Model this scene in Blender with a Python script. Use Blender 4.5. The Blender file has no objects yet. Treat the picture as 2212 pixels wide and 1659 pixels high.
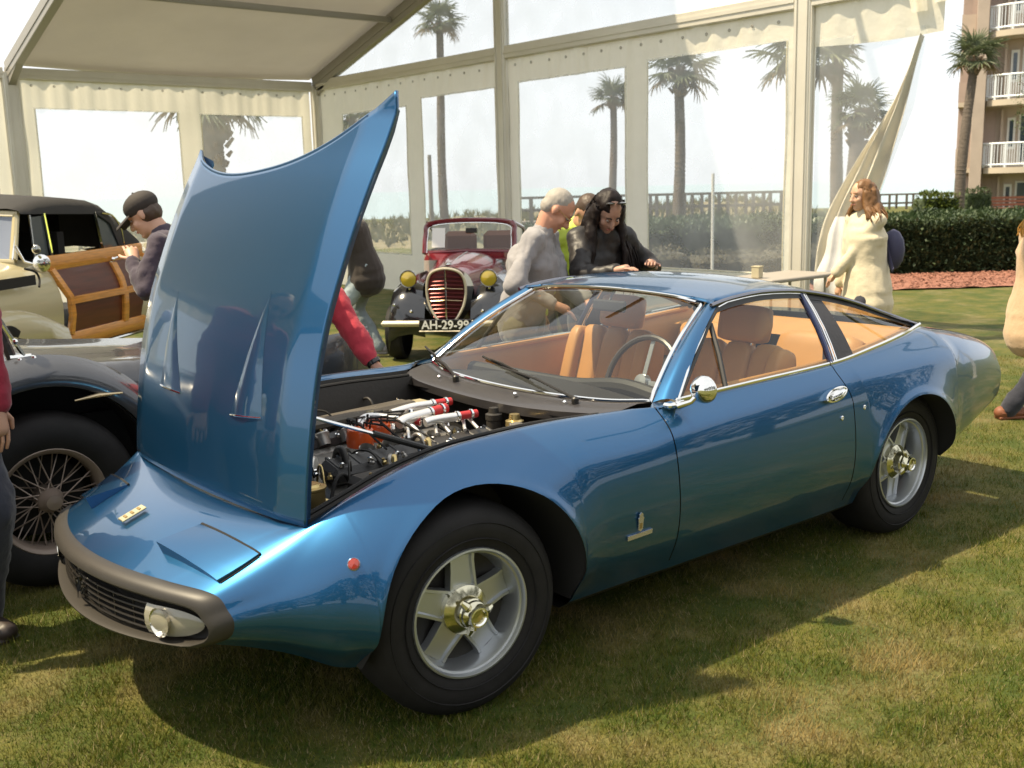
import bpy, math, random
import numpy as np
from mathutils import Vector, Matrix, noise, Euler
random.seed(7); np.random.seed(7)
SC = bpy.context.scene
COL = SC.collection
PI = math.pi
# ------------------------------------------------------------------ camera
CAMF, CX, CY, CZ, YAW, PIT, ROLL = 2283.198, -1.835985, -3.244565, 1.611893, 0.87756434, 0.18306668, -0.02478100
F_ = Vector((math.cos(PIT)*math.cos(YAW), math.cos(PIT)*math.sin(YAW), -math.sin(PIT)))
R_ = Vector((math.sin(YAW), -math.cos(YAW), 0)); U_ = R_.cross(F_)
RR = R_*math.cos(ROLL) + U_*math.sin(ROLL); UU = -R_*math.sin(ROLL) + U_*math.cos(ROLL)
cd = bpy.data.cameras.new('camera'); cam = bpy.data.objects.new('camera', cd); COL.objects.link(cam)
M = Matrix((RR, UU, -F_)).transposed().to_4x4(); M.translation = Vector((CX, CY, CZ)); cam.matrix_world = M
cd.sensor_width = 36; cd.lens = 36*CAMF/2212; cd.clip_end = 6000; cd.clip_start = 0.05
cd.dof.use_dof = True; cd.dof.focus_distance = 4.2; cd.dof.aperture_fstop = 5.6
SC.camera = cam
# ------------------------------------------------------------------ world, sun, exposure
SUND = Vector((-.47, .34, 1)).normalized()
w = bpy.data.worlds.new('World'); SC.world = w; w.use_nodes = True
nt = w.node_tree; N = nt.nodes; L = nt.links
bg = N['Background']; bg.inputs['Strength'].default_value = .1
sky = N.new('ShaderNodeTexSky'); sky.sky_type = 'NISHITA'; sky.sun_disc = False
sky.sun_elevation = math.asin(SUND.z); sky.sun_rotation = math.atan2(SUND.x, SUND.y)
sky.air_density = 1.0; sky.dust_density = 1.5
tc = N.new('ShaderNodeTexCoord'); mp = N.new('ShaderNodeMapping'); mp.inputs['Scale'].default_value = (1, 1, 4.5)
cn = N.new('ShaderNodeTexNoise'); cn.inputs['Scale'].default_value = 1.6; cn.inputs['Detail'].default_value = 5; cn.inputs['Roughness'].default_value = .55
cr = N.new('ShaderNodeMapRange'); cr.inputs['From Min'].default_value = .3; cr.inputs['From Max'].default_value = .62
cr.inputs['To Min'].default_value = .8; cr.inputs['To Max'].default_value = .95
mx = N.new('ShaderNodeMix'); mx.data_type = 'RGBA'; mx.inputs['B'].default_value = (7.6, 7.75, 7.8, 1)
L.new(tc.outputs['Generated'], mp.inputs['Vector']); L.new(mp.outputs[0], cn.inputs['Vector'])
L.new(cn.outputs['Fac'], cr.inputs['Value']); L.new(cr.outputs[0], mx.inputs['Factor'])
L.new(sky.outputs[0], mx.inputs['A']); L.new(mx.outputs['Result'], bg.inputs['Color'])
sd = bpy.data.lights.new('sun', 'SUN'); sd.energy = 5.0; sd.angle = math.radians(1.0); sd.color = (1, .84, .58)
so = bpy.data.objects.new('sun', sd); COL.objects.link(so); so.rotation_euler = SUND.to_track_quat('Z', 'Y').to_euler(); so.location = (0, 0, 30)
SC.view_settings.view_transform = 'Standard'; SC.view_settings.look = 'None'
SC.view_settings.exposure = .70; SC.view_settings.gamma = 1; SC.view_settings.use_curve_mapping = False
SC.render.engine = 'CYCLES'
SC.cycles.max_bounces = 8; SC.cycles.transparent_max_bounces = 24

# ------------------------------------------------------------------ materials
MATS = {}
def mat(name, col, rough=.5, metal=0., coat=0., spec=.5, var=0., vscale=8., bump=0., bscale=40., col2=None, trans=0., emit=None, sheen=0., tl=0., stretch=None, detail=4, contrast=1.):
    if name in MATS: return MATS[name]
    m = bpy.data.materials.new(name); m.use_nodes = True; t = m.node_tree; n = t.nodes; l = t.links
    p = n['Principled BSDF']; c = (*col, 1)
    p.inputs['Base Color'].default_value = c; p.inputs['Roughness'].default_value = rough; p.inputs['Metallic'].default_value = metal
    p.inputs['Coat Weight'].default_value = coat; p.inputs['Coat Roughness'].default_value = .03
    p.inputs['Specular IOR Level'].default_value = spec; p.inputs['Transmission Weight'].default_value = trans
    p.inputs['Sheen Weight'].default_value = sheen
    if emit: p.inputs['Emission Color'].default_value = (*emit[:3], 1); p.inputs['Emission Strength'].default_value = emit[3]
    tcn = None
    def coords():
        a = n.new('ShaderNodeTexCoord'); o = a.outputs['Object']
        if stretch:
            mm = n.new('ShaderNodeMapping'); mm.inputs['Scale'].default_value = stretch; l.new(o, mm.inputs['Vector']); o = mm.outputs[0]
        return o
    if var or col2:
        o = coords(); ns = n.new('ShaderNodeTexNoise'); ns.inputs['Scale'].default_value = vscale; ns.inputs['Detail'].default_value = detail
        l.new(o, ns.inputs['Vector']); r = n.new('ShaderNodeMapRange')
        r.inputs['From Min'].default_value = .5-.22/contrast; r.inputs['From Max'].default_value = .5+.22/contrast; l.new(ns.outputs['Fac'], r.inputs['Value'])
        x = n.new('ShaderNodeMix'); x.data_type = 'RGBA'; l.new(r.outputs[0], x.inputs['Factor'])
        b = col2 if col2 else tuple(min(1, k*(1+var)) for k in col); a = col if col2 else tuple(k*(1-var) for k in col)
        x.inputs['A'].default_value = (*a, 1); x.inputs['B'].default_value = (*b, 1); l.new(x.outputs['Result'], p.inputs['Base Color'])
    if bump:
        o = coords(); nb = n.new('ShaderNodeTexNoise'); nb.inputs['Scale'].default_value = bscale; nb.inputs['Detail'].default_value = 3
        bp = n.new('ShaderNodeBump'); bp.inputs['Strength'].default_value = bump; bp.inputs['Distance'].default_value = .4/bscale
        l.new(o, nb.inputs['Vector']); l.new(nb.outputs['Fac'], bp.inputs['Height']); l.new(bp.outputs[0], p.inputs['Normal'])
    if tl:
        tr = n.new('ShaderNodeBsdfTranslucent'); tr.inputs['Color'].default_value = c; ms = n.new('ShaderNodeMixShader'); ms.inputs[0].default_value = tl
        l.new(p.outputs[0], ms.inputs[1]); l.new(tr.outputs[0], ms.inputs[2]); l.new(ms.outputs[0], n['Material Output'].inputs['Surface'])
    MATS[name] = m; return m
def glassmat(name, tint=(1, 1, 1), milk=0., refl=1., ior=1.45):
    m = bpy.data.materials.new(name); m.use_nodes = True; t = m.node_tree; n = t.nodes; l = t.links; n.remove(n['Principled BSDF'])
    tr = n.new('ShaderNodeBsdfTransparent'); tr.inputs['Color'].default_value = (*tint, 1)
    gl = n.new('ShaderNodeBsdfGlossy'); gl.inputs['Roughness'].default_value = .02
    lw = n.new('ShaderNodeLayerWeight'); lw.inputs['Blend'].default_value = .5
    pw = n.new('ShaderNodeMath'); pw.operation = 'POWER'; pw.inputs[1].default_value = 4.; l.new(lw.outputs['Facing'], pw.inputs[0])
    mu = n.new('ShaderNodeMath'); mu.operation = 'MULTIPLY_ADD'; mu.inputs[1].default_value = .85*refl; mu.inputs[2].default_value = .06*refl; l.new(pw.outputs[0], mu.inputs[0])
    a = n.new('ShaderNodeMixShader'); l.new(mu.outputs[0], a.inputs[0]); l.new(tr.outputs[0], a.inputs[1]); l.new(gl.outputs[0], a.inputs[2])
    out = a.outputs[0]
    if milk:
        d = n.new('ShaderNodeBsdfTranslucent'); d.inputs['Color'].default_value = (.85, .88, .9, 1); d2 = n.new('ShaderNodeBsdfDiffuse'); d2.inputs['Color'].default_value = (.8, .82, .84, 1)
        dm = n.new('ShaderNodeMixShader'); dm.inputs[0].default_value = .5; l.new(d.outputs[0], dm.inputs[1]); l.new(d2.outputs[0], dm.inputs[2])
        b = n.new('ShaderNodeMixShader'); l.new(out, b.inputs[1]); l.new(dm.outputs[0], b.inputs[2]); out = b.outputs[0]
        tcc = n.new('ShaderNodeTexCoord'); ns = n.new('ShaderNodeTexNoise'); ns.inputs['Scale'].default_value = 2.2; ns.inputs['Detail'].default_value = 5
        r = n.new('ShaderNodeMapRange'); r.inputs['From Min'].default_value = .35; r.inputs['From Max'].default_value = .7
        r.inputs['To Min'].default_value = milk*.8; r.inputs['To Max'].default_value = milk*1.2
        l.new(tcc.outputs['Object'], ns.inputs['Vector']); l.new(ns.outputs['Fac'], r.inputs['Value']); l.new(r.outputs[0], b.inputs[0])
    l.new(out, n['Material Output'].inputs['Surface']); MATS[name] = m; return m

# ------------------------------------------------------------------ mesh builder
def V(*a): return Vector(a)
def frame(d, up=(0, 0, 1)):
    d = Vector(d).normalized(); u = Vector(up)
    if abs(d.dot(u)) > .98*u.length: u = Vector((1, 0, 0))
    s = d.cross(u).normalized(); return d, s, s.cross(d)
class B:
    def __init__(s): s.v = []; s.f = []; s.m = []; s.mi = 0
    def add(s, vs, fs):
        o = len(s.v); s.v += [tuple(q) for q in vs]; s.f += [tuple(i+o for i in q) for q in fs]; s.m += [s.mi]*len(fs); return s
    def box(s, c, d, rot=None, bev=0.):
        x, y, z = d[0]/2, d[1]/2, d[2]/2
        if bev:
            b = min(bev, x*.9, y*.9, z*.9); P = []
            for sx in (-1, 1):
                for sy in (-1, 1):
                    for sz in (-1, 1):
                        P += [(sx*(x-b), sy*(y-b), sz*z), (sx*(x-b), sy*y, sz*(z-b)), (sx*x, sy*(y-b), sz*(z-b))]
            I = lambda a, b_, c_, k: ((a*2+b_)*2+c_)*3+k
            fs = []
            for q in (0, 1):
                fs += [(I(0,0,q,0), I(1,0,q,0), I(1,1,q,0), I(0,1,q,0)), (I(0,q,0,1), I(1,q,0,1), I(1,q,1,1), I(0,q,1,1)), (I(q,0,0,2), I(q,1,0,2), I(q,1,1,2), I(q,0,1,2))]
                for r in (0, 1):
                    fs += [(I(0,q,r,0), I(1,q,r,0), I(1,q,r,1), I(0,q,r,1)), (I(q,0,r,0), I(q,1,r,0), I(q,1,r,2), I(q,0,r,2)), (I(q,r,0,1), I(q,r,1,1), I(q,r,1,2), I(q,r,0,2))]
                    for t in (0, 1): fs.append((I(q,r,t,0), I(q,r,t,1), I(q,r,t,2)))
        else:
            P = [(sx*x, sy*y, sz*z) for sx in (-1, 1) for sy in (-1, 1) for sz in (-1, 1)]
            fs = [(0,1,3,2), (4,6,7,5), (0,4,5,1), (2,3,7,6), (0,2,6,4), (1,5,7,3)]
        c = Vector(c); R = rot if rot is not None else Matrix.Identity(3)
        if isinstance(R, (tuple, list)): R = Euler(R).to_matrix()
        return s.add([c+R@Vector(q) for q in P], fs)
    def loft(s, rings, closed=True, caps=True):
        n = len(rings[0]); vs = [q for r in rings for q in r]; fs = []
        for i in range(len(rings)-1):
            for j in range(n if closed else n-1):
                k = (j+1) % n; fs.append((i*n+j, i*n+k, (i+1)*n+k, (i+1)*n+j))
        if caps and closed: fs += [tuple(range(n))[::-1], tuple((len(rings)-1)*n+j for j in range(n))]
        return s.add(vs, fs)
    def tube(s, pts, r, n=8, closed=False, caps=True, sx=1., side=None):
        pts = [Vector(q) for q in pts]; k = len(pts); rs = r if isinstance(r, (list, tuple)) else [r]*k
        rings = []; prev = None
        for i, q in enumerate(pts):
            a = pts[(i-1) % k] if (i or closed) else q; b = pts[(i+1) % k] if (i < k-1 or closed) else q
            d = (b-a).normalized()
            if side is not None: u = Vector(side); u = (u-d*u.dot(d)).normalized()
            elif prev is None: u = frame(d)[1]
            else: u = prev-d*prev.dot(d); u = u.normalized() if u.length > 1e-6 else frame(d)[1]
            prev = u; v = d.cross(u)
            rings.append([q+u*(math.cos(2*PI*j/n)*rs[i]*sx)+v*(math.sin(2*PI*j/n)*rs[i]) for j in range(n)])
        if closed: rings.append(rings[0]); return s.loft(rings, True, False)
        return s.loft(rings, True, caps)
    def cyl(s, a, b, r0, r1=None, n=14): return s.tube([a, b], [r0, r0 if r1 is None else r1], n)
    def lathe(s, prof, c=(0, 0, 0), ax=(0, 0, 1), n=28, caps=False, a0=0., a1=2*PI):
        d, u, v = frame(ax); c = Vector(c); full = abs(a1-a0-2*PI) < 1e-6; k = n if full else n+1
        rings = []
        for (r, h) in prof:
            rings.append([c+d*h+(u*math.cos(a0+(a1-a0)*j/n)+v*math.sin(a0+(a1-a0)*j/n))*r for j in range(k)])
        return s.loft(rings, full, caps and full)
    def ball(s, c, r, n=12, R=None):
        r = (r, r, r) if not isinstance(r, (tuple, list)) else r; c = Vector(c); R = R or Matrix.Identity(3); rings = []
        for i in range(n//2+1):
            t = max(.04, min(PI-.04, PI*i/(n//2)))
            rings.append([c+R@Vector((r[0]*math.sin(t)*math.cos(2*PI*j/n), r[1]*math.sin(t)*math.sin(2*PI*j/n), -r[2]*math.cos(t))) for j in range(n)])
        return s.loft(rings)
    def cap(s, a, b, r0, r1, n=12, side=None, sx=1.):
        a, b = Vector(a), Vector(b); d = (b-a).normalized() if (b-a).length > 1e-6 else Vector((0, 0, 1)); pts = []; rs = []
        for t in (1., .8, .45): pts.append(a-d*r0*t*.98); rs.append(max(r0*math.sqrt(max(0, 1-t*t)), r0*.08))
        pts.append(a); rs.append(r0); pts.append(b+d*1e-5); rs.append(r1)
        for t in (.45, .8, 1.): pts.append(b+d*r1*t*.98); rs.append(max(r1*math.sqrt(max(0, 1-t*t)), r1*.08))
        return s.tube(pts, rs, n, side=side, sx=sx)
    def grid(s, P):
        h = len(P); w_ = len(P[0]); return s.add([q for r in P for q in r], [(i*w_+j, i*w_+j+1, (i+1)*w_+j+1, (i+1)*w_+j) for i in range(h-1) for j in range(w_-1)])
    def prism(s, poly, dirv):
        d = Vector(dirv); n = len(poly); a = [Vector(q) for q in poly]
        return s.add(a+[q+d for q in a], [tuple(range(n))[::-1], tuple(range(n, 2*n))]+[(i, (i+1) % n, n+(i+1) % n, n+i) for i in range(n)])
    def mesh(s, name, mats, ang=35):
        me = bpy.data.meshes.new(name); me.from_pydata(s.v, [], s.f)
        for m in (mats if isinstance(mats, (list, tuple)) else [mats]): me.materials.append(m)
        if len(me.materials) > 1: me.polygons.foreach_set('material_index', s.m)
        me.update(); 
        if ang: me.shade_smooth(); me.set_sharp_from_angle(angle=math.radians(ang))
        return me
    def build(s, name, mats, parent=None, ang=35, solid=0., fix=True):
        me = s.mesh(name, mats, ang)
        if fix:
            import bmesh
            b = bmesh.new(); b.from_mesh(me); bmesh.ops.recalc_face_normals(b, faces=b.faces); b.to_mesh(me); b.free()
        o = bpy.data.objects.new(name, me); COL.objects.link(o)
        if parent: o.parent = parent
        if solid: md = o.modifiers.new('thickness', 'SOLIDIFY'); md.thickness = solid; md.offset = -1
        return o
def tag(o, label=None, cat=None, group=None, kind=None):
    if label: o['label'] = label
    if cat: o['category'] = cat
    if group: o['group'] = group
    if kind: o['kind'] = kind
    return o
def thing(name, label, cat, loc=(0, 0, 0), rz=0., group=None):
    o = bpy.data.objects.new(name, None); o.empty_display_size = .2; COL.objects.link(o); o.location = loc; o.rotation_euler = (0, 0, rz)
    return tag(o, label, cat, group)
def copy_tree(o, parent=None):
    c = o.copy(); COL.objects.link(c)
    if parent: c.parent = parent
    for ch in list(o.children): copy_tree(ch, c)
    return c
def pch(xs, ys):
    xs = np.array(xs, float); ys = np.array(ys, float); d = np.diff(ys)/np.diff(xs); m = np.zeros(len(xs)); h = np.diff(xs)
    for i in range(1, len(xs)-1):
        if d[i-1]*d[i] > 0: w1 = 2*h[i]+h[i-1]; w2 = h[i]+2*h[i-1]; m[i] = (w1+w2)/(w1/d[i-1]+w2/d[i])
    m[0] = d[0]; m[-1] = d[-1]
    def f(x):
        x = min(max(x, xs[0]), xs[-1]); i = min(int(np.searchsorted(xs, x, 'right'))-1, len(xs)-2); i = max(i, 0)
        t = (x-xs[i])/h[i]; return float((1+2*t)*(1-t)**2*ys[i]+t*(1-t)**2*h[i]*m[i]+t*t*(3-2*t)*ys[i+1]+t*t*(t-1)*h[i]*m[i+1])
    return f
def crom(P, k):
    P = [Vector(q) for q in P]; Q = [P[0]*2-P[1]]+P+[P[-1]*2-P[-2]]; out = []
    for i in range(1, len(Q)-2):
        a, b, c, d = Q[i-1:i+3]
        for j in range(k):
            t = j/k; out.append(.5*((2*b)+(c-a)*t+(2*a-5*b+4*c-d)*t*t+(3*b-a-3*c+d)*t**3))
    return out+[P[-1]]
def sstep(t): t = min(1, max(0, t)); return t*t*(3-2*t)
def onplane(u, v, ax, val):
    d = F_+RR*((u-1106)/CAMF)-UU*((v-829.5)/CAMF); o = Vector((CX, CY, CZ)); return o+d*((val-o[ax])/d[ax])

paint = mat('blue_metallic_paint', (.014, .098, .232), .33, .82, 1.)
chrome = mat('chrome', (.86, .85, .82), .08, 1.)
alloy = mat('silver_alloy', (.52, .54, .56), .34, .85, bump=.05, bscale=300)
rubber = mat('tyre_rubber', (.011, .010, .010), .68, spec=.3, bump=.1, bscale=90, var=.25, vscale=14)
black = mat('satin_black', (.018, .017, .016), .42)
matblk = mat('matt_black', (.012, .011, .010), .85)
greybump = mat('grey_rubber_bumper', (.028, .024, .019), .48, bump=.06, bscale=250, var=.12, vscale=3)
tan = mat('tan_leather', (.52, .25, .07), .48, bump=.12, bscale=120, var=.12, vscale=4)
tand = mat('dark_tan_leather', (.30, .13, .035), .55, bump=.1, bscale=90)
glass = glassmat('car_glass', (.86, .88, .84), 0, 1.0)
# ================================================================== THE BLUE COUPE
TX = [-.86,-.70,-.57,-.45,-.30,-.10,.10,.40,.80,.92,1.4,1.95,2.3,2.6,2.78,2.95,3.2,3.45,3.55]
TB = {
 'c0y': [.58,.635,.68,.72,.75,.775,.785,.79,.795,.80,.80,.80,.80,.80,.79,.77,.71,.64,.60],
 'c0z': [.385,.335,.295,.265,.25,.245,.245,.25,.25,.25,.245,.24,.25,.28,.30,.33,.37,.41,.43],
 'c1y': [.63,.70,.755,.795,.83,.848,.853,.855,.855,.855,.857,.857,.858,.858,.848,.835,.785,.73,.70],
 'c1z': [.415,.38,.36,.35,.36,.38,.39,.39,.39,.39,.39,.39,.40,.41,.42,.43,.45,.47,.48],
 'c2y': [.645,.72,.775,.815,.845,.862,.868,.868,.866,.866,.868,.87,.874,.874,.864,.85,.805,.75,.725],
 'c2z': [.455,.455,.455,.46,.49,.53,.55,.55,.55,.55,.55,.55,.56,.57,.575,.575,.575,.575,.575],
 'c3y': [.63,.695,.74,.772,.80,.818,.824,.83,.832,.835,.838,.842,.85,.852,.845,.830,.79,.735,.71],
 'c3z': [.49,.53,.56,.595,.64,.69,.72,.735,.735,.737,.742,.75,.765,.78,.785,.775,.74,.69,.66],
 'c4y': [.585,.622,.65,.672,.69,.702,.708,.712,.725,.762,.782,.792,.785,.765,.755,.735,.70,.66,.64],
 'c4z': [.535,.597,.643,.685,.738,.798,.832,.842,.832,.826,.835,.845,.862,.885,.890,.878,.842,.785,.745],
 'c5y': [.42,.47,.53,.63,.64,.64,.64,.64,.66,.745,.758,.765,.752,.722,.682,.61,.52,.45,.42],
 'c5z': [.547,.61,.656,.688,.738,.797,.827,.835,.822,.838,.850,.860,.888,.915,.928,.905,.868,.805,.762],
 'c6z': [.552,.622,.662,.664,.66,.66,.66,.66,.66,.66,.66,.66,.9,.9,.925,.925,.885,.82,.775]}
TF = {k: pch(TX, v) for k, v in TB.items()}
AX1, AZ1, AR1 = .03, .345, .395
AX2, AZ2, AR2 = 2.465, .30, .375
xs = list(np.arange(-.86, 3.551, .035))
for (c, r) in ((AX1, AR1), (AX2, AR2)):
    xs = [x for x in xs if abs(x-c) > r+.012]
    xs += [c+r*math.sin(t) for t in np.linspace(-PI/2, PI/2, 33)]+[c-r-.0015, c+r+.0015]
DXF, DXR = .895, 1.985
for d_ in (DXF, DXR):
    xs = [x for x in xs if abs(x-d_) > .018]; xs += [d_-.0028, d_+.0028]
xs = [x for x in xs if abs(x+.445) > .015 and abs(x-2.95) > .015 and abs(x-2.775) > .015]+[-.445, 2.95, 2.775]
xs = sorted(xs)
def arch(x):
    for (c, z, r) in ((AX1, AZ1, AR1), (AX2, AZ2, AR2)):
        if abs(x-c) <= r+1e-6: return z+math.sqrt(max(0, r*r-(x-c)**2)), z
    return None, None
def bow(y): return .14*min(1.35, (abs(y)/.58)**2)
def bwarp(x): return sstep((-.28-x)/.58)
def section(x):
    P = [Vector((0, TF['c%dy' % i](x), TF['c%dz' % i](x))) for i in range(6)]
    side = crom(P, 8)                                   # 41 points
    za, zc = arch(x)
    ts = np.linspace(0, 40, 41)
    if za is not None:
        s0 = 0
        for k in range(40):
            if side[k].z <= za <= side[k+1].z: s0 = k+(za-side[k].z)/(side[k+1].z-side[k].z); break
        ts = s0+(40-s0)*(np.linspace(0, 1, 41)**1.25)
    out = []
    for t in ts:
        k = min(int(t), 39); q = side[k].lerp(side[k+1], t-k); y, z = q.y, q.z
        for (c, z0, r) in ((AX1, AZ1, AR1), (AX2, AZ2, AR2)):       # flared lip round the wheel openings
            d = math.hypot(x-c, z-z0)-r
            if z > .28 and d < .16: y += (.010*math.exp(-(max(d, 0)/.022)**2)+.016*math.exp(-(max(d, 0)/.09)**2))*sstep((z-.28)/.1)*sstep((.80-z)/.12)
        dx = 0
        if abs(x-DXR) < .35: dx = -.055*sstep((z-.70)/.15)*(1-abs(x-DXR)/.35)
        out.append((x+dx, y, z))
    y5, z5 = out[-1][1], out[-1][2]; z6 = TF['c6z'](x)
    for k in range(1, 9):
        t = k/8; out.append((x, y5*(1-t), z5+(z6-z5)*(1-(1-t)**2)))
    w_ = bwarp(x)
    return [(a+w_*bow(b), b, c) for a, b, c in out]
SEC = [section(x) for x in xs]
NJ = 41; NH = len(SEC[0])
full = []
for s_ in SEC:
    left = [(a, -b, c) for a, b, c in s_]; right = [(a, b, c) for a, b, c in s_[:-1]][::-1]
    full.append(left+right)
W_ = len(full[0])
G = np.array(full)                                       # stations x section
# analytic grid normals, shared by every panel cut out of the grid
du = np.zeros_like(G); dv = np.zeros_like(G)
du[1:-1] = G[2:]-G[:-2]; du[0] = G[1]-G[0]; du[-1] = G[-1]-G[-2]
dv[:, 1:-1] = G[:, 2:]-G[:, :-2]; dv[:, 0] = G[:, 1]-G[:, 0]; dv[:, -1] = G[:, -1]-G[:, -2]
NRM = np.cross(du, dv); NRM /= np.linalg.norm(NRM, axis=2, keepdims=True)+1e-12
NRM *= np.sign((NRM[:, NH-1, 2].mean()))
for it in range(2):
    S2 = NRM.copy(); S2[1:-1] += NRM[2:]+NRM[:-2]; NRM = S2/np.linalg.norm(S2, axis=2, keepdims=True)
def panel(name, keep, parent, mats=paint, thick=.0):
    idx = {}; v = []; f = []; nn = []
    def vid(i, j):
        if (i, j) not in idx: idx[(i, j)] = len(v); v.append(tuple(G[i, j])); nn.append(tuple(NRM[i, j]))
        return idx[(i, j)]
    for i in range(len(xs)-1):
        for j in range(W_-1):
            if keep(i, j): f.append((vid(i, j), vid(i+1, j), vid(i+1, j+1), vid(i, j+1)))
    me = bpy.data.meshes.new(name); me.from_pydata(v, [], f); me.materials.append(mats); me.update()
    # orient faces with the normals
    if f:
        p = me.polygons[len(f)//2]; a = Vector(nn[p.vertices[0]])
        if p.normal.dot(a) < 0: me.flip_normals()
    me.shade_smooth(); me.normals_split_custom_set_from_vertices(nn)
    o = bpy.data.objects.new(name, me); COL.objects.link(o); o.parent = parent
    return o
car = thing('sports_coupe', 'metallic blue sports coupe with its front-hinged bonnet raised, parked on the grass in the foreground', 'car')
def jside(j): jj = j if j < NH-1 else W_-2-j; return jj
def is_door(i, j): x = (xs[i]+xs[i+1])/2; z = G[i, j, 2]; return DXF+.003 < x < DXR-.003 and jside(j) < NJ-1 and jside(j) > 1
def gapcell(i): x = (xs[i]+xs[i+1])/2; return abs(x-DXF) < .0028 or abs(x-DXR) < .0028
def keep_body(i, j):
    x = (xs[i]+xs[i+1])/2; jj = jside(j)
    if jj < NJ-1:
        if gapcell(i) and jj > 1: return False
        return not is_door(i, j)
    return x < -.445 or x > 2.95
body = panel('body', keep_body, car)
# doors
def door(sgn):
    o = panel('door', lambda i, j: is_door(i, j) and (j < NH-1) == (sgn < 0), car); return o
doorL, doorR = door(-1), door(1)
# dark skin just inside the shut lines, and the bonnet-edge gutters
b = B()
for d_ in (DXF, DXR):
    i = min(range(len(xs)), key=lambda k: abs(xs[k]-d_+.0028))
    for sg in (1, -1):
        P = []
        for ii in (i-1, i, i+1, i+2):
            P.append([(G[ii, j, 0], sg*(abs(G[ii, j, 1])-.012), G[ii, j, 2]-.004) for j in range(1, NJ-1)])
        b = B(); b.grid(P); b.build('shut_line', matblk, car)
# rear panel, lips into the wheel openings, sills and wheel wells
b = B()
last = [tuple(q) for q in G[-1]]; b.add(last+[(3.585, y_*.97, z_) for (x_, y_, z_) in last], [(k, k+1, W_+k+1, W_+k) for k in range(W_-1)])
b.add([(3.585, y_*.97, z_) for (x_, y_, z_) in last], [tuple(range(W_))])
b.build('tail_panel', black, car)
b = B()
for k in range(2): b.lathe([(.0, 0), (.055, 0), (.06, .012), (.045, .02), (0, .022)], (3.588, -.52+k*.13, .62), (1, 0, 0), 16); b.lathe([(.0, 0), (.055, 0), (.06, .012), (.045, .02), (0, .022)], (3.588, .52-k*.13, .62), (1, 0, 0), 16)
b.build('tail_lamp', mat('red_lens', (.35, .01, .01), .2), car)
for (c, z0, r) in ((AX1, AZ1, AR1), (AX2, AZ2, AR2)):
    for sg in (-1, 1):
        b = B(); rows = []
        for i, x in enumerate(xs):
            if abs(x-c) <= r+1e-6: q = G[i, 0]; rows.append([(q[0], sg*abs(q[1]), q[2]), (q[0], sg*(abs(q[1])-.005), q[2]+.003), (q[0]+(q[0]-c)*.03, sg*(abs(q[1])-.03), q[2]+.02)])
        b.grid(rows); b.build('arch_lip', black, car)
        b = B(); R2 = r+.004; rows = []
        arc = [(G[i, 0, 0]+(G[i, 0, 0]-c)*.004, G[i, 0, 2]+.002, abs(G[i, 0, 1])-.004) for i in range(len(xs)-1, -1, -1) if abs(xs[i]-c) <= r+1e-6]
        ring = ([(c+R2, .262, .80)] if c < 1 else [])+arc+[(c-R2, .262, .77)]
        for (x_, z_, yo) in ring: rows.append([(x_, sg*y_, z_) for y_ in (yo, .70, .50)])
        b.grid(rows); b.add([(x_, sg*.5, z_) for x_, z_, yo in ring], [tuple(range(len(ring)))])
        b.build('wheel_well', matblk, car)
b = B()
for sg in (-1, 1):
    rows = [[(G[i, 0, 0], sg*(abs(G[i, 0, 1])), G[i, 0, 2]), (G[i, 0, 0], sg*(abs(G[i, 0, 1])-.05), G[i, 0, 2]-.035), (G[i, 0, 0], sg*.3, .21)] for i in range(len(xs)) if AX1+AR1+.001 < xs[i] < AX2-AR2-.001]
    b.grid(rows)
b.build('sill', black, car)
b = B()      # floor pan
b.box((1.25, 0, .235), (1.9, 1.1, .03)); b.box((-.28, 0, .37), (.55, .9, .03)); b.box((3.1, 0, .33), (.8, 1.1, .03)); b.build('floor_pan', matblk, car)
# ---------------------------------------------------------------- nose bumper
def nose_edge(t):      # t -1..1 round the nose boundary of the body grid, station 0
    pass
E0 = [Vector(q) for q in G[0]]                            # from near sill over the top to far sill
cen = Vector((-.86, 0, .452))
outer = [q.copy() for q in E0]
n0 = len(outer)
low = [Vector((-.86+bow(y_)*1.0, y_, .350+.030*(y_/.58)**2)) for y_ in np.linspace(.575, -.575, 40)][1:-1]   # closes the ring along the chin
ring0 = outer+low
def shrink(r, k, dx, zs=None, ks=None):
    out = []
    for q in r:
        y = q.y*k; z = cen.z+(q.z-cen.z)*(ks if ks else k)+(zs or 0)
        out.append(Vector((q.x+dx-(bow(q.y)-bow(y))*1., y, z)))
    return out
ring1 = shrink(ring0, 1.0, -.010, 0, 1.005); ring2 = shrink(ring0, .985, -.034, -.004, .95); ring3 = shrink(ring0, .967, -.046, -.008, .86); ring4 = shrink(ring0, .955, -.048, -.012, .76); ring5 = shrink(ring0, .94, -.038, -.014, .68); ring6 = shrink(ring0, .935, .01, -.014, .67)
b = B(); b.loft([ring0, ring1, ring2, ring3, ring4, ring5, ring6], True, False)
b.build('front_bumper', greybump, car, 50)
b = B(); b.add([q+Vector((.0, 0, 0)) for q in ring6], [tuple(range(len(ring6)))]); 
b.build('grille_backing', matblk, car, 0)
def nx(y, d=0.): return -.86+bow(y)+d
for k in range(5):                                         # thin grille bars
    z = .392+k*.019; b = B(); b.tube([(nx(y_, -.018), y_, z+.03*y_*y_) for y_ in np.linspace(-.40, .40, 15)], .0035, 6); b.build('grille_bar', mat('dull_metal', (.045, .04, .035), .4, .7), car)
b = B()
for y_ in np.linspace(-.40, .40, 9): b.box((nx(y_, -.014), y_, .430+.03*y_*y_), (.004, .006, .085))
b.build('grille_upright', mat('dull_metal', (.045, .04, .035), .4, .7), car)
lens = mat('clear_lens', (.9, .88, .78), .06, 0, 1., trans=.75)
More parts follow.
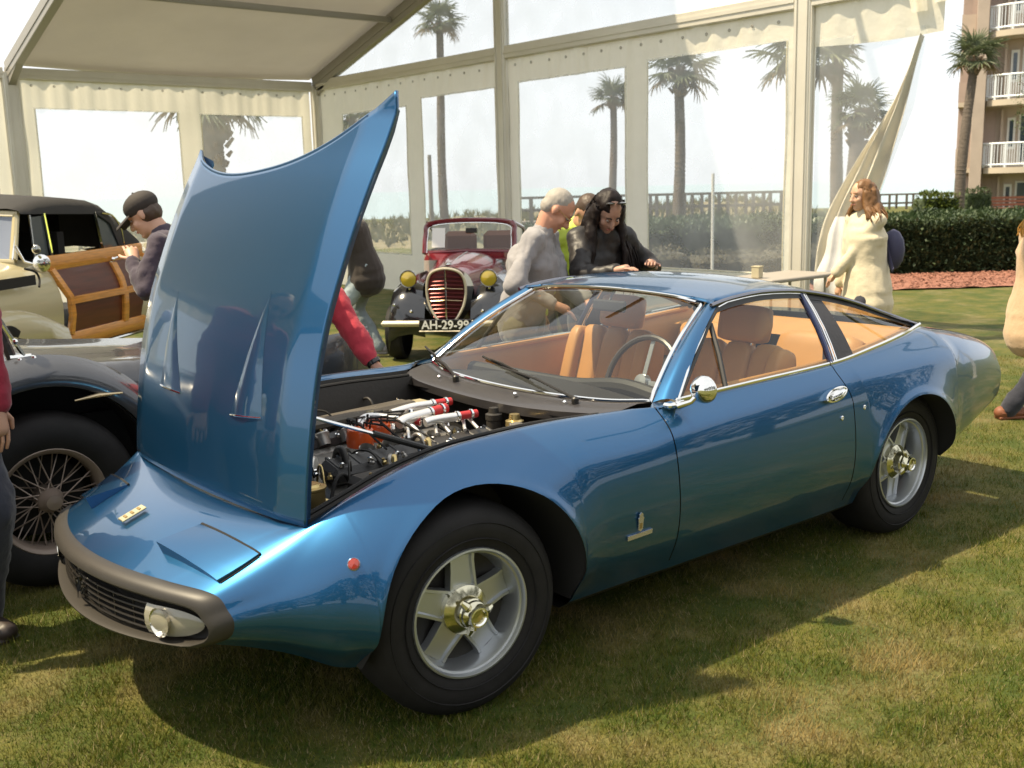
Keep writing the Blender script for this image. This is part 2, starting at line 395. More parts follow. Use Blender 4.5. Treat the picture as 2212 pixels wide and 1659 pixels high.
amber = mat('amber_lens', (.75, .16, .02), .15, 0, 1.)
reflc = mat('lamp_reflector', (.8, .76, .66), .12, 1.)
for sg in (-1, 1):
    t = B(); P = []
    for k, y_ in enumerate(np.concatenate([np.linspace(.385, .50, 6), .44+.112*np.sin(np.linspace(.62, PI/2, 9))])):
        hh = .044*math.sqrt(max(.006, 1-((y_-.44)/.112)**2)) if y_ > .44 else .044
        P.append([(nx(y_, -.030+.03*((y_-.40)/.15)**2-.012*(1-q_*q_)*hh/.044), sg*y_, .436+hh*q_) for q_ in (-1, -.7, -.3, .3, .7, 1)])
    t.grid(P); lm = t.build('front_lamp', mat('frosted_lens', (.62, .58, .46), .06, 0, 1., trans=.55), car)
    t = B(); t.lathe([(.0, -.02), (.02, -.018), (.036, 0), (.041, .012), (.043, .014)], (nx(.45, -.034), sg*.445, .437), (-1, sg*.25, .02), 18); t.build('lamp_bulb_reflector', reflc, lm)
# grille emblem: a small chrome rearing horse
hz = [(.30,0),(.34,.0),(.36,.22),(.42,.34),(.62,.40),(.70,.28),(.78,.30),(.72,.46),(.66,.56),(.84,.62),(.92,.74),(.84,.76),(.66,.70),(.64,.80),(.74,.88),(.70,.94),(.58,1.0),(.50,.94),(.44,.80),(.34,.64),(.22,.52),(.12,.60),(.08,.78),(.0,.80),(.04,.56),(.16,.42),(.20,.24),(.14,.06),(.12,0),(.2,0),(.28,.2)]
b = B(); b.prism([(nx(0, -.036), .033-u*.066, .395+v_*.075) for u, v_ in hz], (.008, 0, 0)); b.build('horse_emblem', chrome, car)
b = B(); b.box((-.712, 0, .632), (.085, .042, .006), (0, -.36, 0), .002); b.build('nose_badge', mat('badge_gold', (.75, .66, .38), .2, .8), car)
b = B()
for k in range(3): b.box((-.735+k*.022, 0, .6265+k*.0082), (.008, .022, .004), (0, -.36, 0))
b.build('badge_lettering', mat('badge_dark', (.25, .17, .05), .4), car)
# pop-up headlamp covers
from mathutils.bvhtree import BVHTree
BV = BVHTree.FromPolygons([tuple(v_.co) for v_ in body.data.vertices], [tuple(p_.vertices) for p_ in body.data.polygons])
def zbody(x, y):
    h_ = BV.ray_cast(Vector((x, y, 2)), Vector((0, 0, -1)))
    if h_[0] is not None: return h_[0].z
    d = (G[:30, :NH, 0]-x)**2+(np.abs(G[:30, :NH, 1])-y)**2; d[:, :24] = 9; q = np.argsort(d.ravel())[:4]; w9 = 1/(d.ravel()[q]+1e-6); return float((G[:30, :NH, 2].ravel()[q]*w9).sum()/w9.sum())
for sg in (-1, 1):
    c4 = [((-.757, .305), .048), ((-.617, .300), .006), ((-.575, .590), .008), ((-.695, .570), .013)]
    up = Vector((-.38, 0, .92)).normalized(); b = B(); m_ = 12; top = []
    def cpt(u, v_, e_=None):
        x_ = (c4[0][0][0]*(1-u)+c4[1][0][0]*u)*(1-v_)+(c4[3][0][0]*(1-u)+c4[2][0][0]*u)*v_; y_ = (c4[0][0][1]*(1-u)+c4[1][0][1]*u)*(1-v_)+(c4[3][0][1]*(1-u)+c4[2][0][1]*u)*v_
        o_ = (c4[0][1]*(1-u)+c4[1][1]*u)*(1-v_)+(c4[3][1]*(1-u)+c4[2][1]*u)*v_
        return Vector((x_, sg*y_, zbody(x_, y_)+(o_ if e_ is None else e_)))
    top = [cpt(i/m_, j/m_) for i in range(m_+1) for j in range(m_+1)]
    b.add(top, [(i*(m_+1)+j, i*(m_+1)+j+1, (i+1)*(m_+1)+j+1, (i+1)*(m_+1)+j) for i in range(m_) for j in range(m_)])
    rim = [0*(m_+1)+j for j in range(m_+1)]+[i*(m_+1)+m_ for i in range(1, m_+1)]+[m_*(m_+1)+j for j in range(m_-1, -1, -1)]+[i*(m_+1) for i in range(m_-1, 0, -1)]
    r = [top[k] for k in rim]; b.loft([r, [q-up*.06 for q in r]], True, False)
    b.build('headlamp_cover', paint, car, 30)
    b = B(); b.tube([cpt(1.03, v_, .003) for v_ in np.linspace(0, 1, 9)], .0055, 6); b.tube([cpt(u, 1.012, .002) for u in np.linspace(.05, 1, 9)], .0022, 5)
    b.build('cover_seal', matblk, car)
# ---------------------------------------------------------------- wheels
def make_wheel(loc, sg, steer=0., spin=0.):
    wr = thing('wheel', None, None); del_ = None
    wr.parent = car; wr.location = loc; wr.rotation_euler = (0, spin, steer)
    o = Vector((0, 0, 0)); A = (0, sg, 0)
    b = B(); prof = [(.192, .052), (.205, .062), (.225, .070), (.262, .078), (.300, .070), (.322, .050), (.334, .028), (.340, 0), (.341, -.06), (.340, -.12), (.330, -.15), (.30, -.165), (.25, -.165), (.20, -.15)]
    b.lathe([(r_, h_-.07) for r_, h_ in prof], o, A, 64)
    for rr_ in (.236, .285): b.lathe([(rr_-.002, .0735-.07 if rr_ < .26 else .0735-.07), (rr_, .0765-.07+(.002 if rr_ < .26 else .0)), (rr_+.002, .0735-.07)], o, A, 64)
    ty = b.build('tyre', rubber, wr, 40)
    b = B(); tr = B()
    b.lathe([(.205, -.012), (.2065, -.006), (.204, .0), (.198, .001), (.1955, -.004), (.193, -.014), (.187, -.017), (.184, -.024), (.180, -.05), (.174, -.075), (.170, -.11), (.186, -.20)], o, A, 56)
    rim = b.build('rim', alloy, wr, 40)
    # five-spoke star: each spoke a tapered plate with raised edges
    a_, u, v_ = frame(A)
    def P(r, t, h): return a_*h+(u*math.cos(t)+v_*math.sin(t))*r
    for k in range(5):
        c = 2*PI*k/5; b = B(); rows = []
        for r_, wv in ((.055, .0), (.082, .0), (.0845, .0510), (.105, .0475), (.13, .0445), (.155, .0430), (.1765, .0460)):
            s_ = (r_-.06)/.114; hw = PI/5-.004 if wv == 0 else wv/r_; h_ = -.052-.012*s_
            rows.append([P(r_, c-hw, h_-.03), P(r_, c-hw, h_+.004), P(r_, c-hw+.010/r_, h_+.004), P(r_, c-hw+.014/r_, h_-.006), P(r_, c+hw-.014/r_, h_-.006), P(r_, c+hw-.010/r_, h_+.004), P(r_, c+hw, h_+.004), P(r_, c+hw, h_-.03)])
        b.grid(rows); b.build('spoke', alloy, wr, 30)
    b = B(); b.lathe([(.176, -.09), (.12, -.10), (.0, -.10)], o, A, 40); b.build('brake_disc', mat('brake_dark', (.03, .028, .026), .5, .4), wr)
    b = B(); b.lathe([(.078, -.062), (.078, -.040), (.060, -.030), (.050, -.026), (.048, .0), (.044, .004)], o, A, 30); b.lathe([(.044, .004), (.042, .012), (.034, .018), (.030, .030), (.027, .036), (.022, .036), (.021, .030), (.0, .031)], o, A, 30)
    hub = b.build('hub_cap', mat('hub_grass_tint_chrome', (.66, .62, .46), .14, 1.), wr)  # chrome tinted yellow to imitate the grass it reflects
    b = B(); b.lathe([(.030, .030), (.033, .034), (.031, .040), (.026, .041), (.022, .036)], o, A, 30); b.build('hub_ring', chrome, hub)
    for k in range(3):
        c = 2*PI*k/3+.5; t_ = u*math.cos(c)+v_*math.sin(c); n_ = a_.cross(t_); b = B()
        b.tube([t_*.028+a_*.010, t_*.045+a_*.014, t_*.064+a_*.008], [.013, .014, .008], 8, sx=1.1, side=n_)
        b.build('knock_off_ear', mat('hub_grass_tint_chrome', (.66, .62, .46), .14, 1.), hub)
    return wr
make_wheel((0.0, -.820, .341), -1, math.radians(-5), .35); make_wheel((2.5, -.800, .341), -1, 0, .9)
make_wheel((0.0, .820, .341), 1, math.radians(-5)); make_wheel((2.5, .800, .341), 1)
# ---------------------------------------------------------------- greenhouse
gz = pch([1.36, 1.52, 1.70, 1.90, 2.09, 2.30, 2.55, 2.78, 2.98], [1.135, 1.160, 1.170, 1.161, 1.135, 1.089, 1.012, .936, .890])
gy = pch([1.36, 1.6, 1.9, 2.3, 2.55, 2.78, 2.98], [.575, .578, .585, .605, .632, .675, .60])
by = lambda x: TF['c5y'](x); bz = lambda x: TF['c5z'](x)
def gut(x, s_=-1, dy=0., dz=0.): return Vector((x, s_*(gy(x)+dy), gz(x)+dz))
def belt(x, s_=-1, dy=0., dz=0.): return Vector((x, s_*(by(x)+dy), bz(x)+dz))
HB = [Vector((.955, -.672, .836)), Vector((.90, -.50, .822)), Vector((.865, -.25, .815)), Vector((.855, 0, .812))]
wb = crom(HB+[Vector((q.x, -q.y, q.z)) for q in HB[:-1]][::-1], 6)
HT = [Vector((1.435, -.512, 1.140)), Vector((1.425, -.35, 1.160)), Vector((1.418, 0, 1.172))]
wt = crom(HT+[Vector((q.x, -q.y, q.z)) for q in HT[:-1]][::-1], 9)
wt = [wt[int(i)].lerp(wt[min(int(i)+1, len(wt)-1)], i-int(i)) for i in np.linspace(0, len(wt)-1, len(wb))]
rows = []
for s_ in np.linspace(0, 1, 14):
    rows.append([a.lerp(c, s_)+Vector((-.03*math.sin(PI*s_), 0, .03*math.sin(PI*s_)))*(1-.5*(a.y/.67)**2) for a, c in zip(wb, wt)])
b = B(); b.grid(rows); b.build('windscreen', glass, car)
b = B(); fr = rows[0]+[r[-1] for r in rows[1:]]+rows[-1][::-1][1:]+[r[0] for r in rows[::-1][1:-1]]
b.tube([q+Vector((-.004, 0, .004)) for q in fr], .0085, 8, closed=True); b.build('windscreen_trim', chrome, car)
# roof skin
rx = [1.36, 1.42, 1.5, 1.6, 1.7, 1.8, 1.9, 2.0, 2.1]; rows = []
for k, x in enumerate(rx):
    r_ = []
    for t in np.linspace(-1, 1, 25):
        cr_ = pch([1.36, 1.5, 1.75, 2.1], [.025, .040, .052, .052])(x); y = t*gy(x); xx = x
        if k == 0: xx = 1.428; 
        q = Vector((xx+(.0 if k else .012*abs(t)), y, gz(max(x, 1.40))+cr_*(1-abs(t)**2.6)))
        if k == 0: q = Vector((1.435-.015*(1-t*t), t*.565, 1.148+.030*(1-t*t)))
        r_.append(q)
    rows.append(r_)
b = B(); b.grid(rows); b.build('roof', paint, car, 60, solid=.01)
b = B(); rows = []
for x in np.linspace(2.1, 2.95, 10):
    cr_ = pch([2.1, 2.5, 2.95], [.052, .045, .03])(x); rows.append([Vector((x, t*(gy(x)-.02), gz(x)+cr_*(1-abs(t)**2.4)-.004)) for t in np.linspace(-1, 1, 17)])
b.grid(rows); b.build('rear_window', glass, car, 60)
for sg in (-1, 1):
    # A pillar skin
    b = B(); P = []
    for s_ in np.linspace(0, 1, 10):
        a = Vector((.955, .680, .836)).lerp(Vector((1.438, .518, 1.142)), s_)+Vector((-.028*math.sin(PI*s_), 0, .028*math.sin(PI*s_)))*.55
        c = Vector((1.03, .752, .842)).lerp(Vector((1.44, .578, 1.142)), s_)+Vector((-.02*math.sin(PI*s_), .006*math.sin(PI*s_), .022*math.sin(PI*s_)))
        m_ = a.lerp(c, .5)+Vector((-.008, .008, .012)); P.append([(q.x, sg*q.y, q.z) for q in (a, a.lerp(m_, .6)+Vector((0, 0, .003)), m_, m_.lerp(c, .6)+Vector((0, .003, 0)), c)])
    b.grid(P); b.add([(.895, sg*.72, .826), (.955, sg*.680, .836), (1.03, sg*.752, .842), (.91, sg*.762, .835)], [(0, 1, 2, 3)])
    b.build('windscreen_pillar', paint, car, 60)
    # roof rail / gutter
    xg = np.linspace(1.40, 2.80, 24)
    b = B(); b.tube([gut(x, sg, .004, 0) for x in xg], .009, 8); b.build('roof_gutter', mat('dark_chrome', (.25, .25, .28), .15, 1.), car)
    b = B(); b.grid([[gut(x, sg, .0, -.004), gut(x, sg, .008, -.022), belt(x, sg).lerp(gut(x, sg), 1-.034/max(.02, gz(x)-bz(x)+.02) if gz(x)-bz(x) > .05 else .3)] for x in np.linspace(1.42, 2.76, 24)]); b.build('window_frame', black, car)
    # side glass
    def pt(x, t, bulge=.02):
        a, c = belt(x, sg, 0, .006), gut(min(max(x, 1.40), 2.78), sg, -.004, -.012)
        q = a.lerp(c, t); q.y += sg*bulge*math.sin(PI*t); return q
    def lean(s_, t, x0b, x0t, x1b, x1t):
        x = (x0b+(x0t-x0b)*t)*(1-s_)+(x1b+(x1t-x1b)*t)*s_; a = belt((x0b*(1-s_)+x1b*s_), sg, 0, .006); c = gut(x0t*(1-s_)+x1t*s_, sg, -.004, -.012)
        q = a.lerp(c, t); q.y += sg*.015*math.sin(PI*t); return q
    def pane(name, m_, x0b, x0t, x1b, x1t, off=0., n_=8, t0=0., t1=1.):
        b = B(); b.grid([[lean(s_, t, x0b, x0t, x1b, x1t)+Vector((0, sg*off, 0)) for t in np.linspace(t0, t1, 8)] for s_ in np.linspace(0, 1, n_)]); return b.build(name, m_, car, 60)
    # triangular vent pane in front of the divider
    a0 = Vector((1.03, sg*.752, .846)); a1 = Vector((1.335, sg*.625, 1.045)); a2 = lean(0, 0, 1.30, 1.46, 1.9, 2.0)
    a2 = Vector((1.275, sg*.757, .852)); a1 = Vector((1.36, sg*.610, 1.075))
    b = B(); b.add([a0, a2, a1], [(0, 1, 2)]); b.build('vent_window', glass, car)
    b = B(); b.tube([a2, a2.lerp(a1, .5)+Vector((0, sg*.006, 0)), a1], .011, 8); b.tube([a0+Vector((-.01, 0, .004)), a1+Vector((-.005, 0, .01)), Vector((1.435, sg*.582, 1.130))], .009, 8); b.build('vent_divider', black, car)
    b = B(); b.tube([a0+Vector((-.02, sg*.004, .006)), a1.lerp(a0, .5)+Vector((-.03, sg*.003, .012)), Vector((1.42, sg*.583, 1.128)), *[gut(x, sg, .003, -.011) for x in np.linspace(1.5, 1.98, 6)]], .0045, 6); b.build('window_edge_trim', chrome, car)
    P = []
    for s_ in np.linspace(0, 1, 14):
        xb = 1.275+(1.94-1.275)*s_; top_ = gut(max(1.44, 1.36+(1.99-1.36)*s_), sg, -.004, -.012) if s_ > .12 else a1.lerp(gut(1.44, sg, -.004, -.012), s_/.12)
        bot = belt(xb, sg, 0, .006); P.append([bot.lerp(top_, t)+Vector((0, sg*.012*math.sin(PI*t), 0)) for t in np.linspace(0, 1, 6)])
    b = B(); b.grid(P); b.build('door_window', glass, car, 60)
    # door window rear frame, black B panel, quarter pane
    b = B(); b.tube([lean(0, t, 1.945, 1.975, 2, 2) for t in np.linspace(0, 1, 5)], .014, 8, sx=.7); b.build('door_frame', mat('dark_blue_frame', (.02, .03, .09), .25, .4, 1.), car)
    b = B(); b.tube([lean(0, t, 1.968, 1.993, 2, 2)+Vector((0, sg*.006, 0)) for t in np.linspace(0, 1, 5)], .0055, 8); b.tube([lean(0, t, 1.985, 2.008, 2, 2)+Vector((0, sg*.005, 0)) for t in np.linspace(0, 1, 5)], .004, 8); b.build('pillar_trim', chrome, car)
    pane('pillar_panel', mat('louvred_black', (.03, .028, .032), .55, bump=.3, bscale=70), 1.99, 2.012, 2.115, 2.10, .004)
    P = []
    for s_ in np.linspace(0, 1, 16):
        xb = 2.115+(2.75-2.115)*s_; xt = 2.10+(2.76-2.10)*s_; P.append([belt(xb, sg, 0, .006).lerp(gut(xt, sg, -.004, -.014), t) for t in np.linspace(0, 1, 6)])
    b = B(); b.grid(P); b.build('quarter_window', glass, car, 60)
    b = B(); b.tube([belt(x, sg, .004, .004) for x in list(np.linspace(.995, 1.925, 22))], .0075, 8, sx=1.5, side=(0, sg*.3, 1)); b.build('belt_trim', chrome, car)
    b = B(); b.tube([belt(x, sg, .004, .004) for x in list(np.linspace(1.932, 2.775, 22))], [.0075+.004*s_ for s_ in np.linspace(0, 1, 22)], 8, sx=1.5, side=(0, sg*.3, 1)); b.build('belt_trim', chrome, car)
    # sail area between quarter pane tip and rear deck is body colour
    b = B(); P = []
    for x in np.linspace(2.72, 2.955, 8):
        a = belt(x, sg); c = Vector((x, sg*(gy(min(x, 2.95))-.02), max(a.z, gz(x))+.006)); P.append([a, a.lerp(c, .5)+Vector((0, 0, .003)), c])
    b.grid(P); b.build('rear_quarter', paint, car, 60)
    # door handle: chrome oval escutcheon with a sunken lever
    hp = Vector((1.86, sg*.851, .757)); T = Vector((.985, 0, .17)).normalized(); Nn = Vector((-.02, sg*.93, .36)).normalized(); T = (T-Nn*T.dot(Nn)).normalized(); Up = Nn.cross(T)
    def ov(a, c, h): return [hp+T*(a*math.cos(2*PI*k/24)+(0))+Up*(c*math.sin(2*PI*k/24))+Nn*h for k in range(24)]
    b = B(); b.loft([ov(.078, .027, -.012), ov(.078, .027, .006), ov(.070, .022, .009), ov(.064, .017, .002)], True, True)
    dh = b.build('door_handle', chrome, doorL if sg < 0 else doorR)
    b = B(); b.tube([hp-T*.05+Nn*.012, hp+Nn*.016, hp+T*.045+Nn*.012], [.008, .012, .007], 8, sx=1.4, side=Up); b.build('handle_lever', chrome, dh)
# side markers, key locks, badge on the front wing
def xyz_on(x, z, sg=-1):
    i = min(range(len(xs)), key=lambda k: abs(G[k, 10, 0]-x)); j = min(range(NJ-1), key=lambda k: abs(G[i, k, 2]-z)); return Vector((x, sg*abs(G[i, j, 1]), z)), Vector((NRM[i, j, 0], sg*abs(NRM[i, j, 1]), NRM[i, j, 2]))
for sg in (-1, 1):
    q, n_ = xyz_on(-.39, .592, sg); b = B(); b.lathe([(.016, -.006), (.016, .004), (.013, .007), (.0, .009)], q, n_, 18); o_ = b.build('side_marker_lamp', mat('orange_red_lens', (.30, .025, .008), .12, 0, 1.), car)
    b = B(); b.lathe([(.016, -.004), (.0185, .003), (.0165, .006), (.015, .004)], q, n_, 18); b.build('marker_bezel', chrome, o_)
    for (x_, z_) in ((1.895, .655), (2.06, .675)):
        q, n_ = xyz_on(x_, z_, sg); b = B(); b.lathe([(.010, -.004), (.010, .003), (.006, .005), (0, .004)], q, n_, 14); b.build('lock_button', chrome, car)
    q, n_ = xyz_on(.685, .445, sg); T = Vector((1, 0, .02)).normalized(); Up = n_.cross(T)*(1 if n_.cross(T).z > 0 else -1)
    b = B(); b.prism([q+T*a+Up*c+n_*.001 for a, c in ((-.058, -.010), (.062, -.010), (.062, .006), (-.058, .006))], n_*.005); b.build('wing_badge_bar', mat('badge_steel', (.6, .6, .6), .25, .8), car)
    b = B(); sh = [(-.011, .018), (-.011, .045), (-.014, .060), (-.008, .062), (-.009, .072), (0, .080), (.009, .072), (.008, .062), (.014, .060), (.011, .045), (.011, .018), (0, .010)]
    b.prism([q+T*(a+.003)+Up*c+n_*.001 for a, c in sh], n_*.004); wb_ = b.build('wing_badge_shield', mat('badge_steel', (.6, .6, .6), .25, .8), car)
    b = B(); b.prism([q+T*(a+.003)+Up*c+n_*.004 for a, c in ((-.006, .022), (.006, .022), (.006, .042), (-.006, .042))], n_*.002); b.build('shield_inset', mat('badge_dark', (.25, .17, .05), .4), wb_)
# door mirror
mr = thing('door_mirror', None, None); mr.parent = car
b = B(); mc = Vector((1.03, -.855, .895)); md = Vector((.93, .10, .05)).normalized(); b.lathe([(.0, -.045), (.022, -.042), (.040, -.028), (.049, -.008), (.051, .006), (.049, .010), (.045, .008)], mc, md, 26); b.build('mirror_shell', chrome, mr)
b = B(); b.lathe([(.046, .007), (0, .0075)], mc, md, 26); b.build('mirror_glass', mat('mirror_glass', (.8, .8, .8), .02, 1.), mr)
b = B(); b.tube([(.985, -.752, .838), (.965, -.80, .840), (.985, -.835, .855), (1.01, -.853, .885)], [.017, .014, .009, .008], 10); b.box((.975, -.765, .838), (.10, .04, .022), (0, 0, .1), .008); b.build('mirror_arm', chrome, mr)
# wipers and cowl
cf = crom([(.80, -.655, .815), (.765, -.50, .800), (.725, -.25, .788), (.715, 0, .785), (.725, .25, .788), (.75, .50, .795), (.79, .655, .808)], 6)
cb = [wb[int(i)].lerp(wb[min(int(i)+1, len(wb)-1)], i-int(i)) for i in np.linspace(0, len(wb)-1, len(cf))]
b = B(); b.grid([[a+Vector((.004, 0, -.035)), a, a.lerp(c, .15)+Vector((0, 0, .008)), a.lerp(c, .6)+Vector((0, 0, .010)), c+Vector((.01, 0, -.002)), c+Vector((.04, 0, -.03))] for a, c in zip(cf, cb)])
b.build('cowl_panel', mat('cowl_grey', (.045, .042, .045), .36, .2, .2), car, 50)
b = B(); b.grid([[(.80, y_, .30), (.79, y_, .74), (.74, y_, .775)] for y_ in np.linspace(-.66, .66, 5)]); b.build('bulkhead', matblk, car)
for y_ in (.42, -.12, -.38):
    b = B(); b.lathe([(.008, -.004), (.009, .006), (.004, .011), (0, .012)], (.80 if abs(y_) > .3 else .775, y_, .815), (-.2, 0, 1), 10)
    b.build('washer_jet', chrome, car)
for (p0, p1) in (((.80, .30, .822), (.93, .64, .858)), ((.815, -.42, .824), (.905, .12, .874))):
    p0, p1 = Vector(p0), Vector(p1); b = B(); b.lathe([(.014, -.01), (.014, .012), (.008, .018), (0, .019)], p0, (0, 0, 1), 12)
    b.tube([p0+Vector((0, 0, .012)), p0.lerp(p1, .5)+Vector((0, 0, .022)), p1+Vector((0, 0, .008))], [.007, .0055, .004], 6); o_ = b.build('wiper_arm', black, car)
    b = B(); dd = (p1-p0).normalized(); b.tube([p1-dd*.20+Vector((.012, 0, .004)), p1+dd*.18+Vector((.012, 0, .012))], .005, 6); b.tube([p1-dd*.12+Vector((.006, 0, .016)), p1+Vector((.004, 0, .022)), p1+dd*.1+Vector((.006, 0, .018))], .004, 6); b.build('wiper_blade', matblk, o_)
# interior mirror
b = B(); b.box((1.42, 0, 1.10), (.02, .20, .05), (0, .15, 0), .008); b.cyl((1.42, 0, 1.12), (1.45, 0, 1.16), .006); b.build('interior_mirror', black, car)
# ---------------------------------------------------------------- cabin
cab = thing('cabin', None, None); cab.parent = car
b = B(); b.grid([[(.85, y_, .80), (1.08, y_, .800+.03*math.cos(y_*3)), (1.16, y_, .77), (1.17, y_, .62), (1.10, y_, .55)] for y_ in np.linspace(-.69, .69, 15)]); b.tube([(1.14, y_, .79+.035*math.exp(-((y_+.36)/.2)**2)) for y_ in np.linspace(-.62, .62, 21)], .035, 10); b.build('dashboard', mat('dash_black', (.02, .018, .015), .5, bump=.2, bscale=120), cab)
b = B(); b.box((1.7, 0, .28), (1.9, 1.45, .03)); b.build('cabin_floor', tand, cab)
b = B(); b.box((1.65, 0, .42), (1.2, .24, .26), None, .04); b.build('centre_console', tand, cab)
for sg in (-1, 1):
    b = B(); b.grid([[(x, sg*(by(x)-.035), bz(x)-.002), (x, sg*(by(x)-.065), bz(x)-.05), (x, sg*(by(x)-.06), .50), (x, sg*(by(x)-.07), .28)] for x in np.linspace(1.0, 2.74, 20)]); b.tube([(x, sg*(by(x)-.075), .62) for x in np.linspace(1.25, 1.8, 6)], [.02, .03, .03, .03, .03, .02], 8); b.build('door_trim', tan, cab)
    b = B(); b.tube([(x, sg*(by(x)-.04), bz(x)+.002) for x in np.linspace(1.0, 2.7, 20)], .013, 8); b.build('door_capping', tan, cab)
    # seats
    st = thing('seat', None, None); st.parent = cab; st.location = (1.62, sg*.37, 0)
    def cushion(name, c, d, rot, bev, par, m_=tan):
        b = B(); bx_ = B(); n_ = 10; R = Euler(rot).to_matrix(); rings = []
        for i in range(n_+1):
            t = -1+2*i/n_; k = (1-abs(t)**4)**.25 if abs(t) < 1 else .0; k = max(k, .05); ring = []
            for j in range(20):
                a = 2*PI*j/20; ca, sa = math.cos(a), math.sin(a); s1 = abs(ca)**.45*(1 if ca > 0 else -1); s2 = abs(sa)**.45*(1 if sa > 0 else -1)
                ring.append(Vector(c)+R@Vector((d[0]/2*s1*k, d[1]/2*t, d[2]/2*s2*k)))
            rings.append(ring)
        b.loft(rings); return b.build(name, m_, par, 60)
    cushion('seat_base', (-.12, 0, .44), (.50, .48, .16), (0, -.12, 0), .05, st)
    for yy in (-.155, 0, .155): cushion('seat_back_flute', (.175, yy, .68), (.10, .17, .52), (0, .30, 0), .04, st)
    for yy in (-.235, .235): cushion('seat_bolster', (.155, yy, .68), (.15, .09, .50), (0, .30, 0), .04, st)
    cushion('headrest', (.265, 0, 1.005), (.085, .29, .165), (0, .2, 0), .04, st)
    b = B(); b.cyl((.24, -.05, .9), (.255, -.05, .96), .006); b.cyl((.24, .05, .9), (.255, .05, .96), .006); b.build('headrest_post', chrome, st)
    cushion('rear_seat_back', (2.50, sg*.32, .70), (.13, .54, .40), (0, .35, 0), .04, cab); cushion('rear_seat_base', (2.25, sg*.32, .48), (.42, .5, .13), (0, -.1, 0), .04, cab)
    b = B(); b.tube([(2.07, sg*.66, 1.02), (2.05, sg*.67, .8), (1.95, sg*.64, .45)], .003, 4, sx=8, side=(1, 0, 0)); b.build('seat_belt', mat('belt_grey', (.12, .13, .2), .8), cab)
b = B(); b.grid([[(2.55, y_, .86), (2.75, y_, .885), (2.93, y_, .895)] for y_ in np.linspace(-.62, .62, 5)]); b.build('parcel_shelf', tan, cab)
b = B(); b.grid([[Vector((x, t*(gy(x)-.03), gz(x)+.02*(1-t*t)-.012)) for t in np.linspace(-1, 1, 9)] for x in np.linspace(1.46, 2.1, 6)]); b.build('headlining', mat('headlining', (.28, .22, .14), .8), cab)
sw = thing('steering_wheel', None, None); sw.parent = cab; sw.location = (1.235, -.36, .835); sw.rotation_euler = (0, math.radians(-68), 0)
b = B(); b.tube([(.185*math.cos(a), .185*math.sin(a), 0) for a in np.linspace(0, 2*PI, 33)[:-1]], .0125, 8, closed=True); b.build('wheel_rim', mat('wheel_leather', (.05, .04, .035), .35), sw)
b = B()
for a in (0.0, PI, -PI/2): b.box((.09*math.cos(a), .09*math.sin(a), -.01), (.18 if a != -PI/2 else .02, .02 if a != -PI/2 else .18, .004))
b.lathe([(0, .01), (.03, .008), (.035, -.02)], (0, 0, 0), (0, 0, 1), 16); b.build('wheel_spokes', alloy, sw)
# ---------------------------------------------------------------- raised bonnet
pz = [.678, .80, .95, 1.10, 1.25, 1.40, 1.52, 1.64, 1.75, 1.84]; px = [-.452, -.440, -.419, -.391, -.350, -.292, -.240, -.182, -.124, -.082]
fpx = pch(pz, px)
bon = thing('bonnet', 'raised bonnet', None); bon.parent = car; del bon['label']
NT, NS = 48, 56
def hsurf(s_, t, off=0.):
    a = abs(t); top = 1.84-.055*t-.155*(1-a**2.4); bot = .678-.016*(1-t*t); z = bot+(top-bot)*s_; x = fpx(z)
    w_ = .640+.006*s_; d = .014*(1-t*t)*(1-.3*s_)+.022*(1-max(0, (a-.82)/.18))
    # soft raised centre bulge with two long flutes
    n_ = Vector((-1, 0, .30)).normalized()
    x0 = -.006*(1-t*t)*(1-s_)
    q = Vector((x+x0, t*w_, z))+n_*(d+off); return q
rows = [[hsurf(s_, t) for t in np.sin(np.linspace(-PI/2, PI/2, NT+1)*.92)/math.sin(PI/2*.92)] for s_ in np.linspace(0, 1, NS+1)]
b = B(); b.grid(rows); hm = b.build('bonnet_panel', paint, bon, 80, fix=False)
me = hm.data
if me.polygons[10].normal.x > 0: me.flip_normals()
md = hm.modifiers.new('thickness', 'SOLIDIFY'); md.thickness = .012; md.offset = -1
# inner frame seen at the rear edge
b = B(); nb = 30; rows = [[hsurf(1-.004, t, .002), hsurf(1-.05, t, -.012), hsurf(1-.055, t, -.05), hsurf(1-.10, t, -.05)] for t in np.linspace(-.84, .84, nb)]
b.grid(rows); 
for s_ in (-1, 1): b.grid([[hsurf(k, s_*.97, -.014), hsurf(k, s_*.93, -.055), hsurf(k, s_*.85, -.055)] for k in np.linspace(.01, .99, 20)])
b.grid([[hsurf(k, t, -.05) for t in np.linspace(-.9, .9, 9)] for k in np.linspace(.05, .92, 12)])
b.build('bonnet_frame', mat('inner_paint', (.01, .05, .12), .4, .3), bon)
# wedge air outlets on the bonnet
def outlet(apex, bl, br, ridge):
    b = B(); n_ = 10; P = []
    for k in range(n_+1):
        t = k/n_; s_ = apex[0]+(bl[0]-apex[0])*t; l = apex[1]+(bl[1]-apex[1])*t; r_ = apex[1]+(br[1]-apex[1])*t; m_ = apex[1]+(ridge[1]-apex[1])*t; h = ridge[0]*t**.8
        P.append([hsurf(s_, l, .0005), hsurf(s_, l+(m_-l)*.5, h*.65), hsurf(s_, m_, h), hsurf(s_, m_+(r_-m_)*.5, h*.55), hsurf(s_, r_, .0005)])
    b.grid(P); o_ = b.build('air_outlet', paint, bon, 50)
    e = P[-1]; b = B(); b.add(e, [(0, 1, 2, 3, 4)]); b.build('outlet_mouth', matblk, o_)
    b = B(); b.tube([q+Vector((-.001, 0, -.002)) for q in e], .0035, 6); b.build('outlet_lip', chrome, o_)
outlet((.600, -.54), (.258, -.34), (.258, -.64), (.009, -.44))
outlet((.600, .50), (.285, .54), (.272, .26), (.009, .45))
